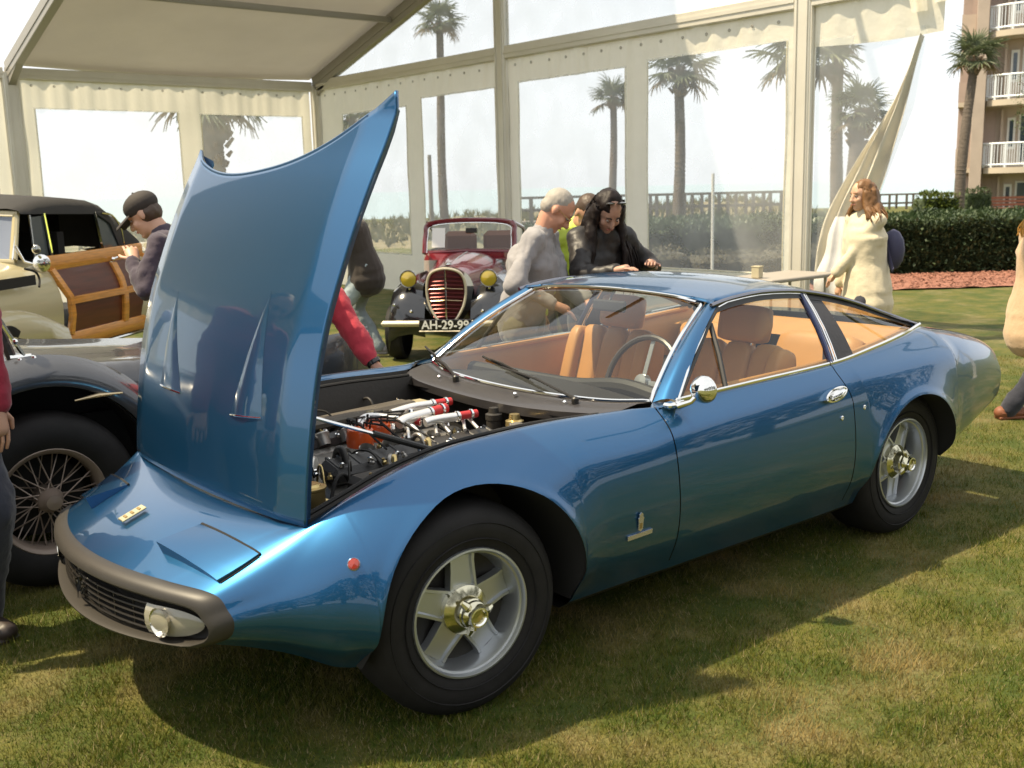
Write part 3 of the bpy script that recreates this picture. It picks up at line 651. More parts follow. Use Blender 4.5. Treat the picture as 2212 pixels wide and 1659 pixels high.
b = B(); b.tube([(-.405, -.53, .99), (-.30, -.535, .945), (-.14, -.545, .88)], .0055, 8); o_ = b.build('bonnet_strut', chrome, car)
b = B(); b.tube([(-.15, -.544, .885), (.115, -.565, .775)], .0105, 10); b.build('strut_cylinder', black, o_)
# ---------------------------------------------------------------- engine bay
eng = thing('engine', None, None); eng.parent = car
castal = mat('cast_alloy', (.36, .34, .31), .38, .8, var=.2, vscale=30); bayblk = mat('bay_black', (.022, .019, .016), .55, bump=.15, bscale=60); crackle = mat('crackle_black', (.03, .028, .027), .45, bump=.5, bscale=220)
redh = mat('red_hose', (.42, .02, .02), .35); orange = mat('orange_cap', (.72, .10, .012), .3, 0, .5); brass = mat('brass_fitting', (.6, .46, .2), .3, .9); silverp = mat('silver_pipe', (.78, .77, .75), .28, .7)
brown = mat('aged_grey_cover', (.10, .085, .065), .5, .2, var=.25, vscale=6)
for sg in (-1, 1):       # inner wing gutter along the bonnet opening
    b = B(); P = []
    for x in np.linspace(-.44, .80, 28):
        y5, z5 = TF['c5y'](x), TF['c5z'](x)
        P.append([(x, sg*y5, z5), (x, sg*(y5-.006), z5-.022), (x, sg*(y5-.05), z5-.030), (x, sg*(y5-.055), z5-.018), (x, sg*(y5-.068), z5-.018), (x, sg*(y5-.10), z5-.12), (x, sg*(y5-.14), .40), (x, sg*.46, .30)])
    b.grid(P); b.build('inner_wing', bayblk, car, 40)
    b = B(); b.tube([(x, sg*(TF['c5y'](x)-.060), TF['c5z'](x)-.012) for x in np.linspace(-.42, .76, 24)], .007, 6); b.build('bonnet_seal', mat('seal_rubber', (.015, .014, .013), .7), car)
b = B(); b.grid([[(-.44, y_, .665), (-.435, y_, .63), (-.42, y_, .40), (-.40, y_, .28)] for y_ in np.linspace(-.63, .63, 9)]); b.box((.15, 0, .30), (1.2, 1.0, .02)); b.build('bay_floor', bayblk, car)
b = B(); b.box((.22, 0, .50), (.78, .34, .34), None, .03); b.box((.22, -.17, .60), (.76, .17, .12), (.5, 0, 0), .025); b.box((.22, .17, .60), (.76, .17, .12), (-.5, 0, 0), .025); b.build('engine_block', castal, eng)
for sg in (-1, 1):
    b = B(); b.box((.24, sg*.20, .685), (.74, .115, .065), (sg*.25*-1, 0, 0), .02)
    for k in range(9): b.box((-.10+k*.085, sg*.20, .716), (.012, .09, .012), (sg*-.25, 0, 0), .003)
    cc = b.build('cam_cover', crackle, eng)
    for k in range(7):
        for s2 in (-1, 1): b = B(); x_ = -.09+k*.11; b.lathe([(.010, -.002), (.010, .010), (.006, .014), (0, .014)], (x_, sg*.20+s2*.045, .712-sg*s2*sg*.0), (0, -sg*.2, 1), 7); b.build('cover_nut', chrome, cc)
    b = B(); b.box((.25, sg*.42, .69), (.80, .13, .075), (0, -.03, 0), .02); b.build('air_box', brown if sg > 0 else bayblk, eng)
b = B(); b.box((.30, .31, .735), (.58, .06, .04), (0, -.03, 0), .012); b.build('air_box_rail', brown, eng)
# twin orange distributor caps
for (x_, y_) in ((.125, -.02), (.225, .02)):
    b = B(); b.lathe([(.048, -.06), (.050, -.05), (.050, -.004), (.046, .004), (.040, .007), (.012, .009), (0, .009)], (x_, y_, .765), (.05, -.05, 1), 26); dc = b.build('distributor_cap', orange, eng)
    b = B()
    for k in range(6): a = k*PI/3+.3; b.tube([(x_+.034*math.cos(a), y_+.034*math.sin(a), .768), (x_+.038*math.cos(a), y_+.038*math.sin(a), .80), (x_+.08*math.cos(a)+.06, y_+.09*math.sin(a), .79), (x_+.12*math.cos(a)+.1, y_+.19*(1 if a < PI else -1), .73)], .0042, 5)
    b.build('ignition_leads', matblk, dc); dc.data['k'] = 1
# plenum pipes with red hose joints
def pipe(pts, r, m, name='intake_pipe', par=eng): b = B(); b.tube(crom(pts, 5), r, 12); return b.build(name, m, par)
def clamp(c, d, r, par): b = B(); b.lathe([(r, -.006), (r+.003, -.004), (r+.003, .004), (r, .006)], c, d, 14); b.build('hose_clamp', chrome, par)
for pts, r in (([(.255, -.075, .775), (.30, -.065, .785), (.42, -.05, .790)], .020), ([(.34, -.12, .772), (.38, -.125, .778), (.485, -.138, .778)], .0165), ([(.16, .045, .765), (.215, .07, .785), (.30, -.02, .775)], .017), ([(.35, .12, .77), (.45, .12, .78), (.55, .11, .78)], .017)):
    o_ = pipe(pts, r, silverp); e = Vector(pts[-1]); d_ = (e-Vector(pts[-2])).normalized()
    clamp(e-d_*.01, d_, r+.001, o_)
    h = pipe([e-d_*.004, e+d_*.035, e+d_*.075], r*.98, redh, 'red_hose'); clamp(e+d_*.05, d_, r+.001, h)
for k, (x_, y_) in enumerate(((.27, -.06), (.385, -.07), (.50, -.09), (.31, .10), (.43, .10))):      # throttle links, forked
    o_ = pipe([(x_, y_, .76), (x_+.01, y_-.03, .765), (x_-.03, y_-.10, .735)], .0065, silverp, 'throttle_link'); pipe([(x_, y_, .76), (x_+.03, y_-.03, .765), (x_+.02, y_-.115, .735)], .0065, silverp, 'link_fork', o_)
    b = B(); b.ball((x_, y_, .768), .013, 8); b.build('link_joint', chrome, o_)
for k in range(6):
    x_ = -.03+k*.095; b = B(); b.lathe([(.024, 0), (.026, .03), (.031, .045), (.028, .05), (.020, .03)], (x_, -.135, .69), (0, -.6, 1), 14); b.build('inlet_trumpet', castal, eng)
    b = B(); b.lathe([(.024, 0), (.026, .03), (.031, .045), (.028, .05), (.020, .03)], (x_, .135, .69), (0, .6, 1), 14); b.build('inlet_trumpet', castal, eng)
# filter canister at the front with dark straps
b = B(); A = Vector((-.235, -.04, .665)); D = Vector((.75, -.62, .05)).normalized(); b.lathe([(.0, -.001), (.050, 0), (.060, .006), (.062, .02), (.062, .13), (.058, .145), (.0, .15)], A, D, 26); cn_ = b.build('filter_canister', mat('canister_white', (.72, .70, .64), .3, .5), eng)
for h_, m_ in ((.05, 'strap_black'), (.075, 'strap_red'), (.115, 'strap_black')):
    b = B(); b.lathe([(.0625, h_-.004), (.0645, h_-.003), (.0645, h_+.003), (.0625, h_+.004)], A, D, 26); b.build('canister_strap', mat(m_, (.25, .01, .02) if 'red' in m_ else (.02, .02, .02), .4), cn_)
# radiator top rail, battery, expansion tank, cylinders
b = B(); b.box((-.36, 0, .60), (.07, .95, .045), None, .01); b.build('radiator_rail', bayblk, eng)
b = B(); b.box((-.33, 0, .50), (.05, .72, .22), None, .008); b.build('radiator', mat('radiator_core', (.05, .045, .04), .6, .4, bump=.5, bscale=180), eng)
b = B(); b.box((.62, .30, .70), (.10, .16, .10), None, .012); b.build('fluid_tank', mat('tank_cream', (.35, .30, .18), .4), eng)
for i_, (x_, y_, r_, h_, m_) in enumerate(((.66, -.25, .032, .05, brass), (.60, -.33, .042, .035, castal), (.56, -.40, .022, .045, brass), (.50, -.41, .028, .02, castal), (.68, -.10, .03, .05, bayblk), (-.29, -.33, .03, .05, castal), (-.33, -.46, .045, .02, brass), (.36, .30, .035, .03, mat('tank_cream', (.35, .30, .18), .4)), (.52, .26, .03, .03, brass))):
    b = B(); b.lathe([(r_*.9, -.12), (r_, -.1), (r_, 0), (r_*1.1, .004), (r_*1.1, h_*.5), (r_*.7, h_*.6), (r_*.6, h_), (0, h_)], (x_, y_, .725), (0, 0, 1), 16); b.build('reservoir', m_, eng)
rs = random.Random(5)
for k in range(36):       # hoses, wires and unions
    x_ = rs.uniform(-.28, .62); y_ = rs.choice((-1, 1))*rs.uniform(.1, .48); z_ = .70+rs.uniform(-.02, .035); a = rs.uniform(0, PI); l_ = rs.uniform(.06, .18)
    pts = [(x_, y_, z_-.04), (x_+l_*.3*math.cos(a), y_+l_*.3*math.sin(a), z_+.015), (x_+l_*.7*math.cos(a), y_+l_*.7*math.sin(a), z_+.01), (x_+l_*math.cos(a), y_+l_*math.sin(a), z_-.05)]
    pipe(pts, rs.choice((.004, .006, .010, .013)), rs.choice((bayblk, bayblk, castal, matblk, brass)), 'hose')
for k in range(70):
    x_ = rs.uniform(-.34, .66); y_ = rs.uniform(-.50, .5); b = B(); b.lathe([(.009, 0), (.009, .01), (.005, .014), (.005, .022), (0, .022)], (x_, y_, .700+rs.uniform(-.01, .03)), (rs.uniform(-.4, .4), rs.uniform(-.4, .4), 1), 7); b.build('union_nut', rs.choice((chrome, chrome, brass, castal)), eng)
b = B(); b.tube([(-.10, -.52, .70), (.2, -.50, .745), (.5, -.47, .745), (.7, -.45, .74)], .012, 8); b.build('wiring_loom', matblk, eng)
b = B(); b.tube([(-.36, -.50, .655), (-.33, -.38, .665), (-.25, -.36, .655), (-.22, -.44, .645)], .012, 8); b.build('coolant_pipe', brass, eng)
# ================================================================== THE TENT
fab = mat('cream_tent_fabric', (.86, .83, .72), .7, tl=.5, bump=.25, bscale=7, var=.06, vscale=3)
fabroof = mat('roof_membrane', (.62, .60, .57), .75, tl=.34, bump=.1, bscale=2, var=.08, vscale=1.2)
alu = mat('tent_aluminium', (.70, .67, .59), .42, .35, bump=.03, bscale=40, var=.06, vscale=2)
alud = mat('dull_aluminium', (.38, .36, .32), .45, .4)
vinyl = glassmat('clear_vinyl', (.97, .985, .99), .30, .25)  # vinyl's own milkiness, raised to imitate bloom and haze over the view
TXG, TYE, TH = 7.8, 13.5, 3.44
slope = .30; RY = 6.0
tent = thing('marquee', 'cream frame marquee with aluminium posts, grey ceiling and clear window walls behind the cars', 'tent')
def post(x, y, h, w_=.20, d_=.12, z0=0.):
    b = B(); b.box((x, y, (h+z0)/2), (d_, w_, h-z0), None, .01)
    for s_ in (-1, 1):
        b.box((x-d_/2-.006, y+s_*w_*.32, (h+z0)/2), (.016, .022, h-z0-.02)); b.box((x+s_*d_*.3, y-w_/2-.006, (h+z0)/2), (.02, .014, h-z0-.02))
    b.build('post', alu, tent)
    b = B(); b.box((x, y, .012), (.32, .32, .024)); b.build('base_plate', alud, tent)
# gable end wall x = 7.8 and eave wall y = 13.5
for y_ in (13.5, 8.4, 3.5, -1.5): post(TXG, y_, TH+(0 if y_ > 13 else (TYE-y_)*slope if y_ > RY else (y_+1.5)*slope))
for x_ in (2.8, -2.2): post(x_, 13.5, TH, .12, .22)
def bar(a, c, w_, h, name='beam', m_=None, up=(0, 0, 1)):
    a, c = Vector(a), Vector(c); d, s_, u = frame(c-a, up); R = Matrix((d, s_, u)).transposed(); b = B(); b.box((a+c)/2, ((c-a).length, w_, h), R, .008)
    b.box((a+c)/2+s_*(w_/2+.004), ((c-a).length, .014, h*.25), R); b.box((a+c)/2-s_*(w_/2+.004), ((c-a).length, .014, h*.25), R)
    return b.build(name, m_ or alu, tent)
for a_, c_ in ((13.4, 8.5), (8.3, 3.6), (3.4, -1.4)): bar((TXG, a_, TH), (TXG, c_, TH), .10, .17)
bar((2.9, -1.5, TH-.02), (7.7, -1.5, TH-.02), .10, .16); bar((2.9, 13.5, TH-.02), (7.7, 13.5, TH-.02), .10, .16); bar((-2.1, 13.5, TH-.02), (2.7, 13.5, TH-.02), .10, .16)
rz_ = lambda y: TH+(TYE-y)*slope if y >= RY else TH+(y+1.5)*slope
for x_ in (2.8, 7.8): bar((x_, TYE, rz_(TYE)+.02), (x_, RY, rz_(RY)+.02), .12, .24, 'rafter', alud)
for y_ in (11.0, 8.4, 6.0, 3.5, 1.0): bar((2.86, y_, rz_(y_)+.02), (7.74, y_, rz_(y_)+.02), .06, .09, 'purlin', alud)
for x_ in (2.8, 7.8):      # knee gussets at the eaves
    b = B(); b.prism([(x_-.05, 13.5, TH-.22), (x_-.05, 13.5, TH+.1), (x_-.05, 12.95, TH+.24), (x_-.05, 12.95, TH+.06)], (.10, 0, 0)); b.build('knee_bracket', alud, tent)
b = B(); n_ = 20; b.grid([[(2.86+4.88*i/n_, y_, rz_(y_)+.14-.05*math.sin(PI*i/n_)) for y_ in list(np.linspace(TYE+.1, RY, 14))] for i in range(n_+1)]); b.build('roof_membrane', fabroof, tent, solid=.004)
# curtain walls with window panes.  (h along the wall, z) rectangles are left open for vinyl
def curtain(org, dirv, nrm, length, top, wins, name='wall_curtain', bottom=.02, fold=.018):
    org, dirv, nrm = Vector(org), Vector(dirv), Vector(nrm)
    hs = sorted(set([round(k*.045, 4) for k in range(int(length/.045)+1)]+[length]+[w_[0] for w_ in wins]+[w_[1] for w_ in wins]))
    zz = sorted(set(list(np.linspace(bottom, top, 34))+[w_[2] for w_ in wins]+[w_[3] for w_ in wins]))
    ph = random.uniform(0, 9)
    def pos(h, z):
        edge = 1.; k = (z-bottom)/(top-bottom); f = fold*(.25+.75*k*k)*(.35+1.3*abs(noise.noise(Vector((h*.9, ph, z*.4)))))*(math.sin(h*15+ph+5*noise.noise(Vector((h*.8, ph, 0))))+.6*math.sin(h*34+ph+4*noise.noise(Vector((h*1.7, 3, ph)))))+.02*noise.noise(Vector((h*1.3, z*1.5, ph)))
        sag = .03*math.sin(h*2.2+ph)*(1 if 0 else 0)
        return org+dirv*h+nrm*f+Vector((0, 0, z))
    idx = {}; b = B(); fs = []
    def vid(i, j):
        if (i, j) not in idx: idx[(i, j)] = len(b.v); b.v.append(tuple(pos(hs[i], zz[j])))
        return idx[(i, j)]
    panes = [([], w_) for w_ in wins]
    for i in range(len(hs)-1):
        for j in range(len(zz)-1):
            hm_, zm = (hs[i]+hs[i+1])/2, (zz[j]+zz[j+1])/2; hit = None
            for k, w_ in enumerate(wins):
                if w_[0] < hm_ < w_[1] and w_[2] < zm < w_[3]-w_[4]*((hm_-w_[0])/(w_[1]-w_[0])): hit = k
            if hit is None: b.f.append((vid(i, j), vid(i+1, j), vid(i+1, j+1), vid(i, j+1))); b.m.append(0)
    o = b.build(name, fab, tent, 60, fix=False)
    for w_ in wins:
        q = B(); q.grid([[pos(h, z)-nrm*.006+nrm*.012*noise.noise(Vector((h*2, z*2, 3))) for z in np.linspace(w_[2]-.02, w_[3]+.02, 14)] for h in np.linspace(w_[0]-.02, w_[1]+.02, 14)]); q.build('vinyl_window', vinyl, o, 60, fix=False)
        q = B(); e = .02; 
        for (a, c) in (((w_[0], w_[2]), (w_[1], w_[2])), ((w_[0], w_[2]), (w_[0], w_[3])), ((w_[1], w_[2]), (w_[1], w_[3]))): q.tube([pos(a[0]+(c[0]-a[0])*t, a[1]+(c[1]-a[1])*t)-nrm*.008 for t in np.linspace(0, 1, 10)], .008, 4)
        q.build('window_hem', fab, o)
    b = B()
    for k in range(int(length/.33)): b.lathe([(.018, 0), (.018, .006), (.009, .008), (.009, .002)], pos(.16+k*.33, top-.10)-nrm*.006, -nrm, 8)
    b.build('eyelet', alud, o)
    return o
# gable: h runs from y=13.4 down to y=3.6
curtain((TXG+.02, 13.38, 0), (0, -1, 0), (1, 0, 0), 4.88, TH-.08, [(.68, 2.60, .62, 2.90, 0), (3.02, 4.80, .62, 2.99, 0)])
curtain((TXG+.02, 8.28, 0), (0, -1, 0), (1, 0, 0), 4.66, TH-.08, [(.20, 2.20, .62, 3.02, 0), (2.58, 4.56, .62, 3.06, 0)])
curtain((2.92, 13.52, 0), (1, 0, 0), (0, 1, 0), 4.76, TH-.08, [(.18, 2.36, .62, 2.93, 0), (2.74, 4.58, .62, 2.91, 0)])
curtain((-2.08, 13.52, 0), (1, 0, 0), (0, 1, 0), 4.76, TH-.08, [(.22, 2.2, .62, 2.93, 0), (2.6, 4.56, .62, 2.93, 0)])
# clear gable triangle above the beam
b = B(); b.add([(TXG, 13.3, TH+.09), (TXG, 8.5, TH+.09), (TXG, 8.5, rz_(8.5)-.14), (TXG, 13.0, rz_(13.0)-.1)], [(0, 1, 2, 3)]); b.add([(TXG, 8.3, TH+.09), (TXG, 3.6, TH+.09), (TXG, 3.6, rz_(3.6)-.14), (TXG, RY, rz_(RY)-.14), (TXG, 8.3, rz_(8.3)-.14)], [(0, 1, 2, 3, 4)])
b.build('gable_window', vinyl, tent, 0)
# open bay at the right: short valance, a clear sheet and a gathered flap pulled to the post
b = B(); P = []
for h in np.linspace(0, 1.38, 60):
    P.append([Vector((TXG+.02+.02*math.sin(h*19)*(.3+.7*(1-k)), 3.38-h, TH-.08-k*(.40+.03*math.sin(h*2)))) for k in np.linspace(0, 1, 8)])
b.grid(P); b.build('valance', fab, tent, 60)
b = B(); b.grid([[Vector((TXG+.03+.02*math.sin(h*7+z), 3.38-h*(1 if z > 2.6 else .30+.70*((z-.4)/2.2)), z)) for z in np.linspace(.4, 3.02, 20)] for h in np.linspace(0, 1.25, 12)]); b.build('vinyl_window', vinyl, tent, 60)
fl = B(); P = []
cc_ = crom([(TXG, 2.20, 2.95), (TXG-.05, 2.38, 2.35), (TXG-.12, 2.62, 1.75), (TXG-.15, 2.88, 1.15), (TXG-.10, 3.02, .55), (TXG, 3.05, .05)], 8)
for k, q in enumerate(cc_):
    t = k/(len(cc_)-1); w_ = .012+.30*sstep(t*1.7)*(1-.25*t); r_ = []
    for s_ in np.linspace(-1, 1, 26): r_.append(q+Vector((.05*math.sin(s_*9+t*4)*min(1, t*3)-.03*math.cos(s_*3), s_*w_*.9, -.03*abs(s_))))
    P.append(r_)
fl.grid(P); fl.build('gathered_flap', mat('flap_fabric', (.74, .70, .60), .7, tl=.25, bump=.2, bscale=9), tent, 60, solid=.004)
b = B(); b.tube([(TXG-.02, 2.9, .9), (TXG-.03, 2.62, 1.7), (TXG-.02, 2.2, 2.95)], .006, 6); b.build('tie_cord', mat('cord_white', (.7, .7, .68), .7), tent)
for k, y_ in enumerate((2.30, 2.08, 1.86)):
    b = B(); b.grid([[Vector((TXG+.04*k, y_+s_*.09, TH+.25)), Vector((TXG-.03+.05*math.sin(s_*3), y_+s_*.1-.03, TH-.02)), Vector((TXG-.06, y_+s_*.08-.10, TH-.30+.06*k))] for s_ in np.linspace(-1, 1, 7)]); b.build('hanging_strip', fab if k != 2 else mat('flap_fabric', (.74, .70, .60), .7), tent, 60)

# further bays to the left: same wall and ceiling carried on past the frame
for x_ in (-7.2, -12.2): post(x_, 13.5, TH, .12, .22)
for x0 in (-7.2, -12.2):
    bar((x0+.1, 13.5, TH-.02), (x0+4.9, 13.5, TH-.02), .10, .16); bar((x0, TYE, rz_(TYE)+.02), (x0, RY, rz_(RY)+.02), .12, .24, 'rafter', alud)
    curtain((x0+.12, 13.52, 0), (1, 0, 0), (0, 1, 0), 4.76, TH-.08, [(.22, 2.2, .62, 2.93, 0), (2.6, 4.56, .62, 2.93, 0)])
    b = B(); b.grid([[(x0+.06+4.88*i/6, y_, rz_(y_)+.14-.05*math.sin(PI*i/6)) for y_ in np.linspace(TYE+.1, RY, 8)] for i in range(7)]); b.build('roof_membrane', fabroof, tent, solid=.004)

b = B(); P = []
for k in range(22):
    z_ = 1.26-1.22*k/21; r_ = .05+.15*sstep(k/9)+.03*math.sin(k*.7); P.append([Vector((7.38+.6*r_*math.cos(a)*(1+.3*math.sin(a*5+k*.15)), 2.74+r_*math.sin(a)*(1+.25*math.sin(a*6+k*.1)), z_)) for a in np.linspace(0, 2*PI, 49)])
b.grid(P); b.build('bunched_sheet', mat('white_sheet', (.78, .77, .76), .7, tl=.3, bump=.2, bscale=8), tent, 60)
# ================================================================== GROUND, SEA, DUNES
FH = Vector((math.cos(YAW), math.sin(YAW), 0))
def loc(lat, dep, z=0.): return Vector((CX, CY, 0))+FH*dep+R_*lat+Vector((0, 0, z))
def grassmat():
    m = bpy.data.materials.new('lawn_grass'); m.use_nodes = True; t = m.node_tree; n = t.nodes; l = t.links; p = n['Principled BSDF']; p.inputs['Roughness'].default_value = .8; p.inputs['Specular IOR Level'].default_value = .25
    tc_ = n.new('ShaderNodeTexCoord')
    def nz(sc, det, rough=.6):
        a = n.new('ShaderNodeTexNoise'); a.inputs['Scale'].default_value = sc; a.inputs['Detail'].default_value = det; a.inputs['Roughness'].default_value = rough; l.new(tc_.outputs['Object'], a.inputs['Vector']); return a.outputs['Fac']
    def rng(o, a, b_, c=0., d=1.):
        r = n.new('ShaderNodeMapRange'); r.inputs['From Min'].default_value = a; r.inputs['From Max'].default_value = b_; r.inputs['To Min'].default_value = c; r.inputs['To Max'].default_value = d; l.new(o, r.inputs['Value']); return r.outputs[0]
    def mixc(f, a, b_):
        x = n.new('ShaderNodeMix'); x.data_type = 'RGBA'; l.new(f, x.inputs['Factor'])
        for k, s_ in (('A', a), ('B', b_)):
            if isinstance(s_, tuple): x.inputs[k].default_value = (*s_, 1)
            else: l.new(s_, x.inputs[k])
        return x.outputs['Result']
    c1 = mixc(rng(nz(3.2, 5), .42, .60), (.070, .092, .014), (.140, .128, .026))
    c2 = mixc(rng(nz(1.7, 6, .7), .50, .66, 0, .85), c1, (.235, .190, .085))
    c3 = mixc(rng(nz(60, 3), .35, .68, 0, .55), c2, (.032, .050, .010))
    l.new(c3, p.inputs['Base Color'])
    bp = n.new('ShaderNodeBump'); bp.inputs['Strength'].default_value = .9; bp.inputs['Distance'].default_value = .012; l.new(nz(120, 3), bp.inputs['Height']); l.new(bp.outputs[0], p.inputs['Normal'])
    return m, c2
gm, _ = grassmat()
def gh(x, y):
    v = Vector((x-CX, y-CY, 0)); D = v.dot(FH); Lt = v.dot(R_)
    z = -2.9*sstep((D-62)/45)
    return z
b = B(); gx = np.concatenate([np.linspace(-220, -40, 10), np.linspace(-30, 60, 46), np.linspace(70, 260, 20)])
b.grid([[(x, y, gh(x, y)) for y in gx] for x in gx]); tag(b.build('lawn', gm, None, 60), kind='structure')
sea = mat('sea_water', (.20, .34, .34), .12, 0, 0, .5, bump=.5, bscale=.6)
b = B(); b.grid([[loc(la, dp, -2.4) for la in np.linspace(-4500, 4500, 9)] for dp in (60, 200, 800, 2500, 5200)]); tag(b.build('sea', sea, None, 0), kind='structure')
sand = mat('dune_sand', (.42, .36, .27), .9, var=.2, vscale=.7, bump=.4, bscale=6)
dg = mat('dune_grass', (.13, .125, .065), .85, col2=(.24, .20, .12), vscale=3, bump=.8, bscale=12)
def dune(la, dp):
    base = .25+.85*sstep((la+6)/22)
    h = base*(math.exp(-((dp-44)/7)**2)+.55*math.exp(-((dp-33)/3.5)**2)*(.6+.6*math.sin(la*.55)))+.35*max(0, noise.noise(Vector((la*.35, dp*.3, 1))))+.12*noise.noise(Vector((la*1.3, dp*1.1, 4)))
    return h*sstep((dp-27)/4)*sstep((62-dp)/6)*sstep((la+20)/8)*sstep((13.5-la)/4)
b = B(); b.grid([[loc(la, dp, dune(la, dp)-.05) for la in np.linspace(-20, 24, 90)] for dp in np.linspace(27, 62, 70)]); tag(b.build('dunes', dg, None, 80), kind='structure')
# tufts of sea oats and low scrub on the dunes: nobody could count them
rs = random.Random(11); b = B()
for k in range(5200):
    la = rs.uniform(-16, 20); dp = rs.uniform(29, 50); q = loc(la, dp, dune(la, dp)-.06); h = rs.uniform(.12, .42)
    if dune(la, dp) < .08: continue
    for j in range(4):
        a = rs.uniform(0, 2*PI); w_ = rs.uniform(.02, .06); t_ = Vector((math.cos(a), math.sin(a), 0)); b.add([q-t_*w_, q+t_*w_, q+t_*rs.uniform(-.2, .2)+Vector((0, 0, h))], [(0, 1, 2)])
tag(b.build('dune_grass', mat('dune_tuft', (.11, .125, .05), .8, col2=(.22, .19, .10), vscale=1.5, tl=.25), None, 0, fix=False), 'grey green scrub and sea oats growing over the low dunes', 'grass', kind='stuff')
leafm = mat('hedge_leaf', (.050, .085, .035), .45, col2=(.115, .145, .07), vscale=14, tl=.2)
leafm2 = mat('scrub_leaf', (.085, .085, .045), .6, col2=(.17, .14, .085), vscale=8, tl=.2)
def hedge(name, label, cat, c, size, rz, n_, m_, core, leaf=.035, group=None, round_=.35, seed=1):
    t = thing(name, label, cat, c, rz, group); rs = random.Random(seed); b = B(); X, Y, Z = size
    def top(x, y): return Z*(1+.10*noise.noise(Vector((x*1.1, y*1.1, seed)))+.05*noise.noise(Vector((x*4, y*4, seed))))
    for k in range(n_):
        x, y = rs.uniform(-X/2, X/2), rs.uniform(-Y/2, Y/2); zt = top(x, y)
        ex = max(abs(x)*2/X, abs(y)*2/Y); zt *= (1-round_*max(0, ex-.75)/.25*.5)
        f_ = rs.random()
        if f_ < .45: q = Vector((x, y, zt*rs.uniform(.9, 1.03)))
        elif f_ < .92: q = Vector((x, -Y/2*rs.uniform(.90, 1.02)+.06*noise.noise(Vector((x*3, zt, 2))), zt*rs.random()))
        else: q = Vector((rs.choice((-1, 1))*X/2*rs.uniform(.95, 1), y, zt*rs.random()))
        d_ = Vector((rs.uniform(-1, 1), rs.uniform(-1, .3), rs.uniform(-.4, 1))).normalized(); s_ = frame(d_)[1]; l_ = leaf*rs.uniform(.7, 1.4)
        b.add([q, q+d_*l_+s_*l_*.45, q+d_*l_*2, q+d_*l_-s_*l_*.45], [(0, 1, 2, 3)])
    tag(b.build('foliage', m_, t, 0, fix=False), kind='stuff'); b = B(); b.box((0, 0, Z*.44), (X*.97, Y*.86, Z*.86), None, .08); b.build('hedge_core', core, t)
    return t
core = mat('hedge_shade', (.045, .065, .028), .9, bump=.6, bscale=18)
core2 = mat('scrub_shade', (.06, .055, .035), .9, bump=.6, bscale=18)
RZ = YAW-PI/2
hedge('hedge', 'clipped dark green hedge behind the red mulch bed beside the building lawn', 'hedge', loc(7.55, 19.2), (5.6, 2.4, .95), RZ, 30000, leafm, core, .042, seed=3)
hedge('hedge', 'long dark green hedge seen through the clear window right of the centre post', 'hedge', loc(3.6, 20.0), (7.0, 2.4, .95), RZ, 24000, leafm, core, .042, seed=4)
for k, (la, dp, sx, h_) in enumerate(((2.1, 16.9, 1.5, .62), (3.5, 16.8, 1.3, .55), (4.7, 16.9, 1.3, .6))):
    hedge('low_shrub', ['rounded brown grey shrub low in the window, leftmost of three by the right tent post', 'rounded brown grey shrub low in the window, between two others by the right tent post', 'rounded brown grey shrub low in the window, nearest the right tent post'][k], 'shrub', loc(la, dp), (sx, 1.0, h_), RZ, 2200, leafm2, core2, .026, 'low shrubs outside the window', 1.2, 20+k)
mul = mat('red_mulch', (.20, .075, .045), .9, col2=(.34, .16, .11), vscale=25, bump=1., bscale=45)
b = B(); rs = random.Random(2)
b.grid([[loc(la, dp+.15*math.sin(la*.8), .012+.02*rs.random()) for la in np.linspace(1.0, 11.5, 80)] for dp in np.linspace(15.6, 18.2, 22)]); tag(b.build('mulch_bed', mul, None, 20), kind='structure')
b = B()
for k in range(5200):
    q = loc(rs.uniform(4.0, 10), rs.uniform(15.6, 18.0), .03); a = rs.uniform(0, PI); l_ = rs.uniform(.02, .06); d_ = Vector((math.cos(a), math.sin(a), rs.uniform(-.3, .5))); s_ = Vector((-math.sin(a), math.cos(a), 0)); b.add([q-d_*l_-s_*.012, q+d_*l_-s_*.012, q+d_*l_+s_*.012, q-d_*l_+s_*.012], [(0, 1, 2, 3)])
tag(b.build('mulch_chips', mul, None, 0, fix=False), 'red wood chips covering the bed in front of the hedge', 'mulch', kind='stuff')
# boardwalks
woodg = mat('weathered_wood', (.16, .145, .125), .8, var=.25, vscale=5)
def boardwalk(label, a, c, deck, rail, n_):
    a, c = Vector(a), Vector(c); t = thing('boardwalk', label, 'boardwalk', a, math.atan2((c-a).y, (c-a).x)); Lg = (c-a).length
    b = B(); b.box((Lg/2, 0, deck), (Lg, 1.6, .10)); b.box((Lg/2, -.75, deck-.12), (Lg, .06, .18)); b.build('deck', woodg, t)
    for z in (rail, deck+(rail-deck)*.5):
        for s_ in (-1, 1): b = B(); b.box((Lg/2, s_*.75, z), (Lg, .06, .07)); b.build('handrail', woodg, t)
    me = None
    for k in range(n_+1):
        for s_ in (-1, 1):
            if me is None: b = B(); b.box((0, 0, 0), (.10, .10, 1)); me = b.mesh('rail_post', woodg)
            o = bpy.data.objects.new('rail_post', me); COL.objects.link(o); o.parent = t; o.location = (Lg*k/n_, s_*.75, (rail-1.6)/2+.0); o.scale = (1, 1, rail+1.6)
boardwalk('grey wooden boardwalk with railings crossing the dunes behind the two people', loc(.2, 36), loc(9.6, 36), .45, 1.28, 16)
boardwalk('distant wooden boardwalk on piles between the sea and the building', loc(19.5, 58), loc(25.0, 58), -.15, .78, 6)
b = B(); b.tube([loc(2.95, 15.4, 0), loc(2.95, 15.4, 1.75)], .022, 8); tag(b.build('slim_pole', mat('pole_white', (.7, .7, .68), .5)), 'slim white pole standing outside the clear window in front of the hedge', 'pole')
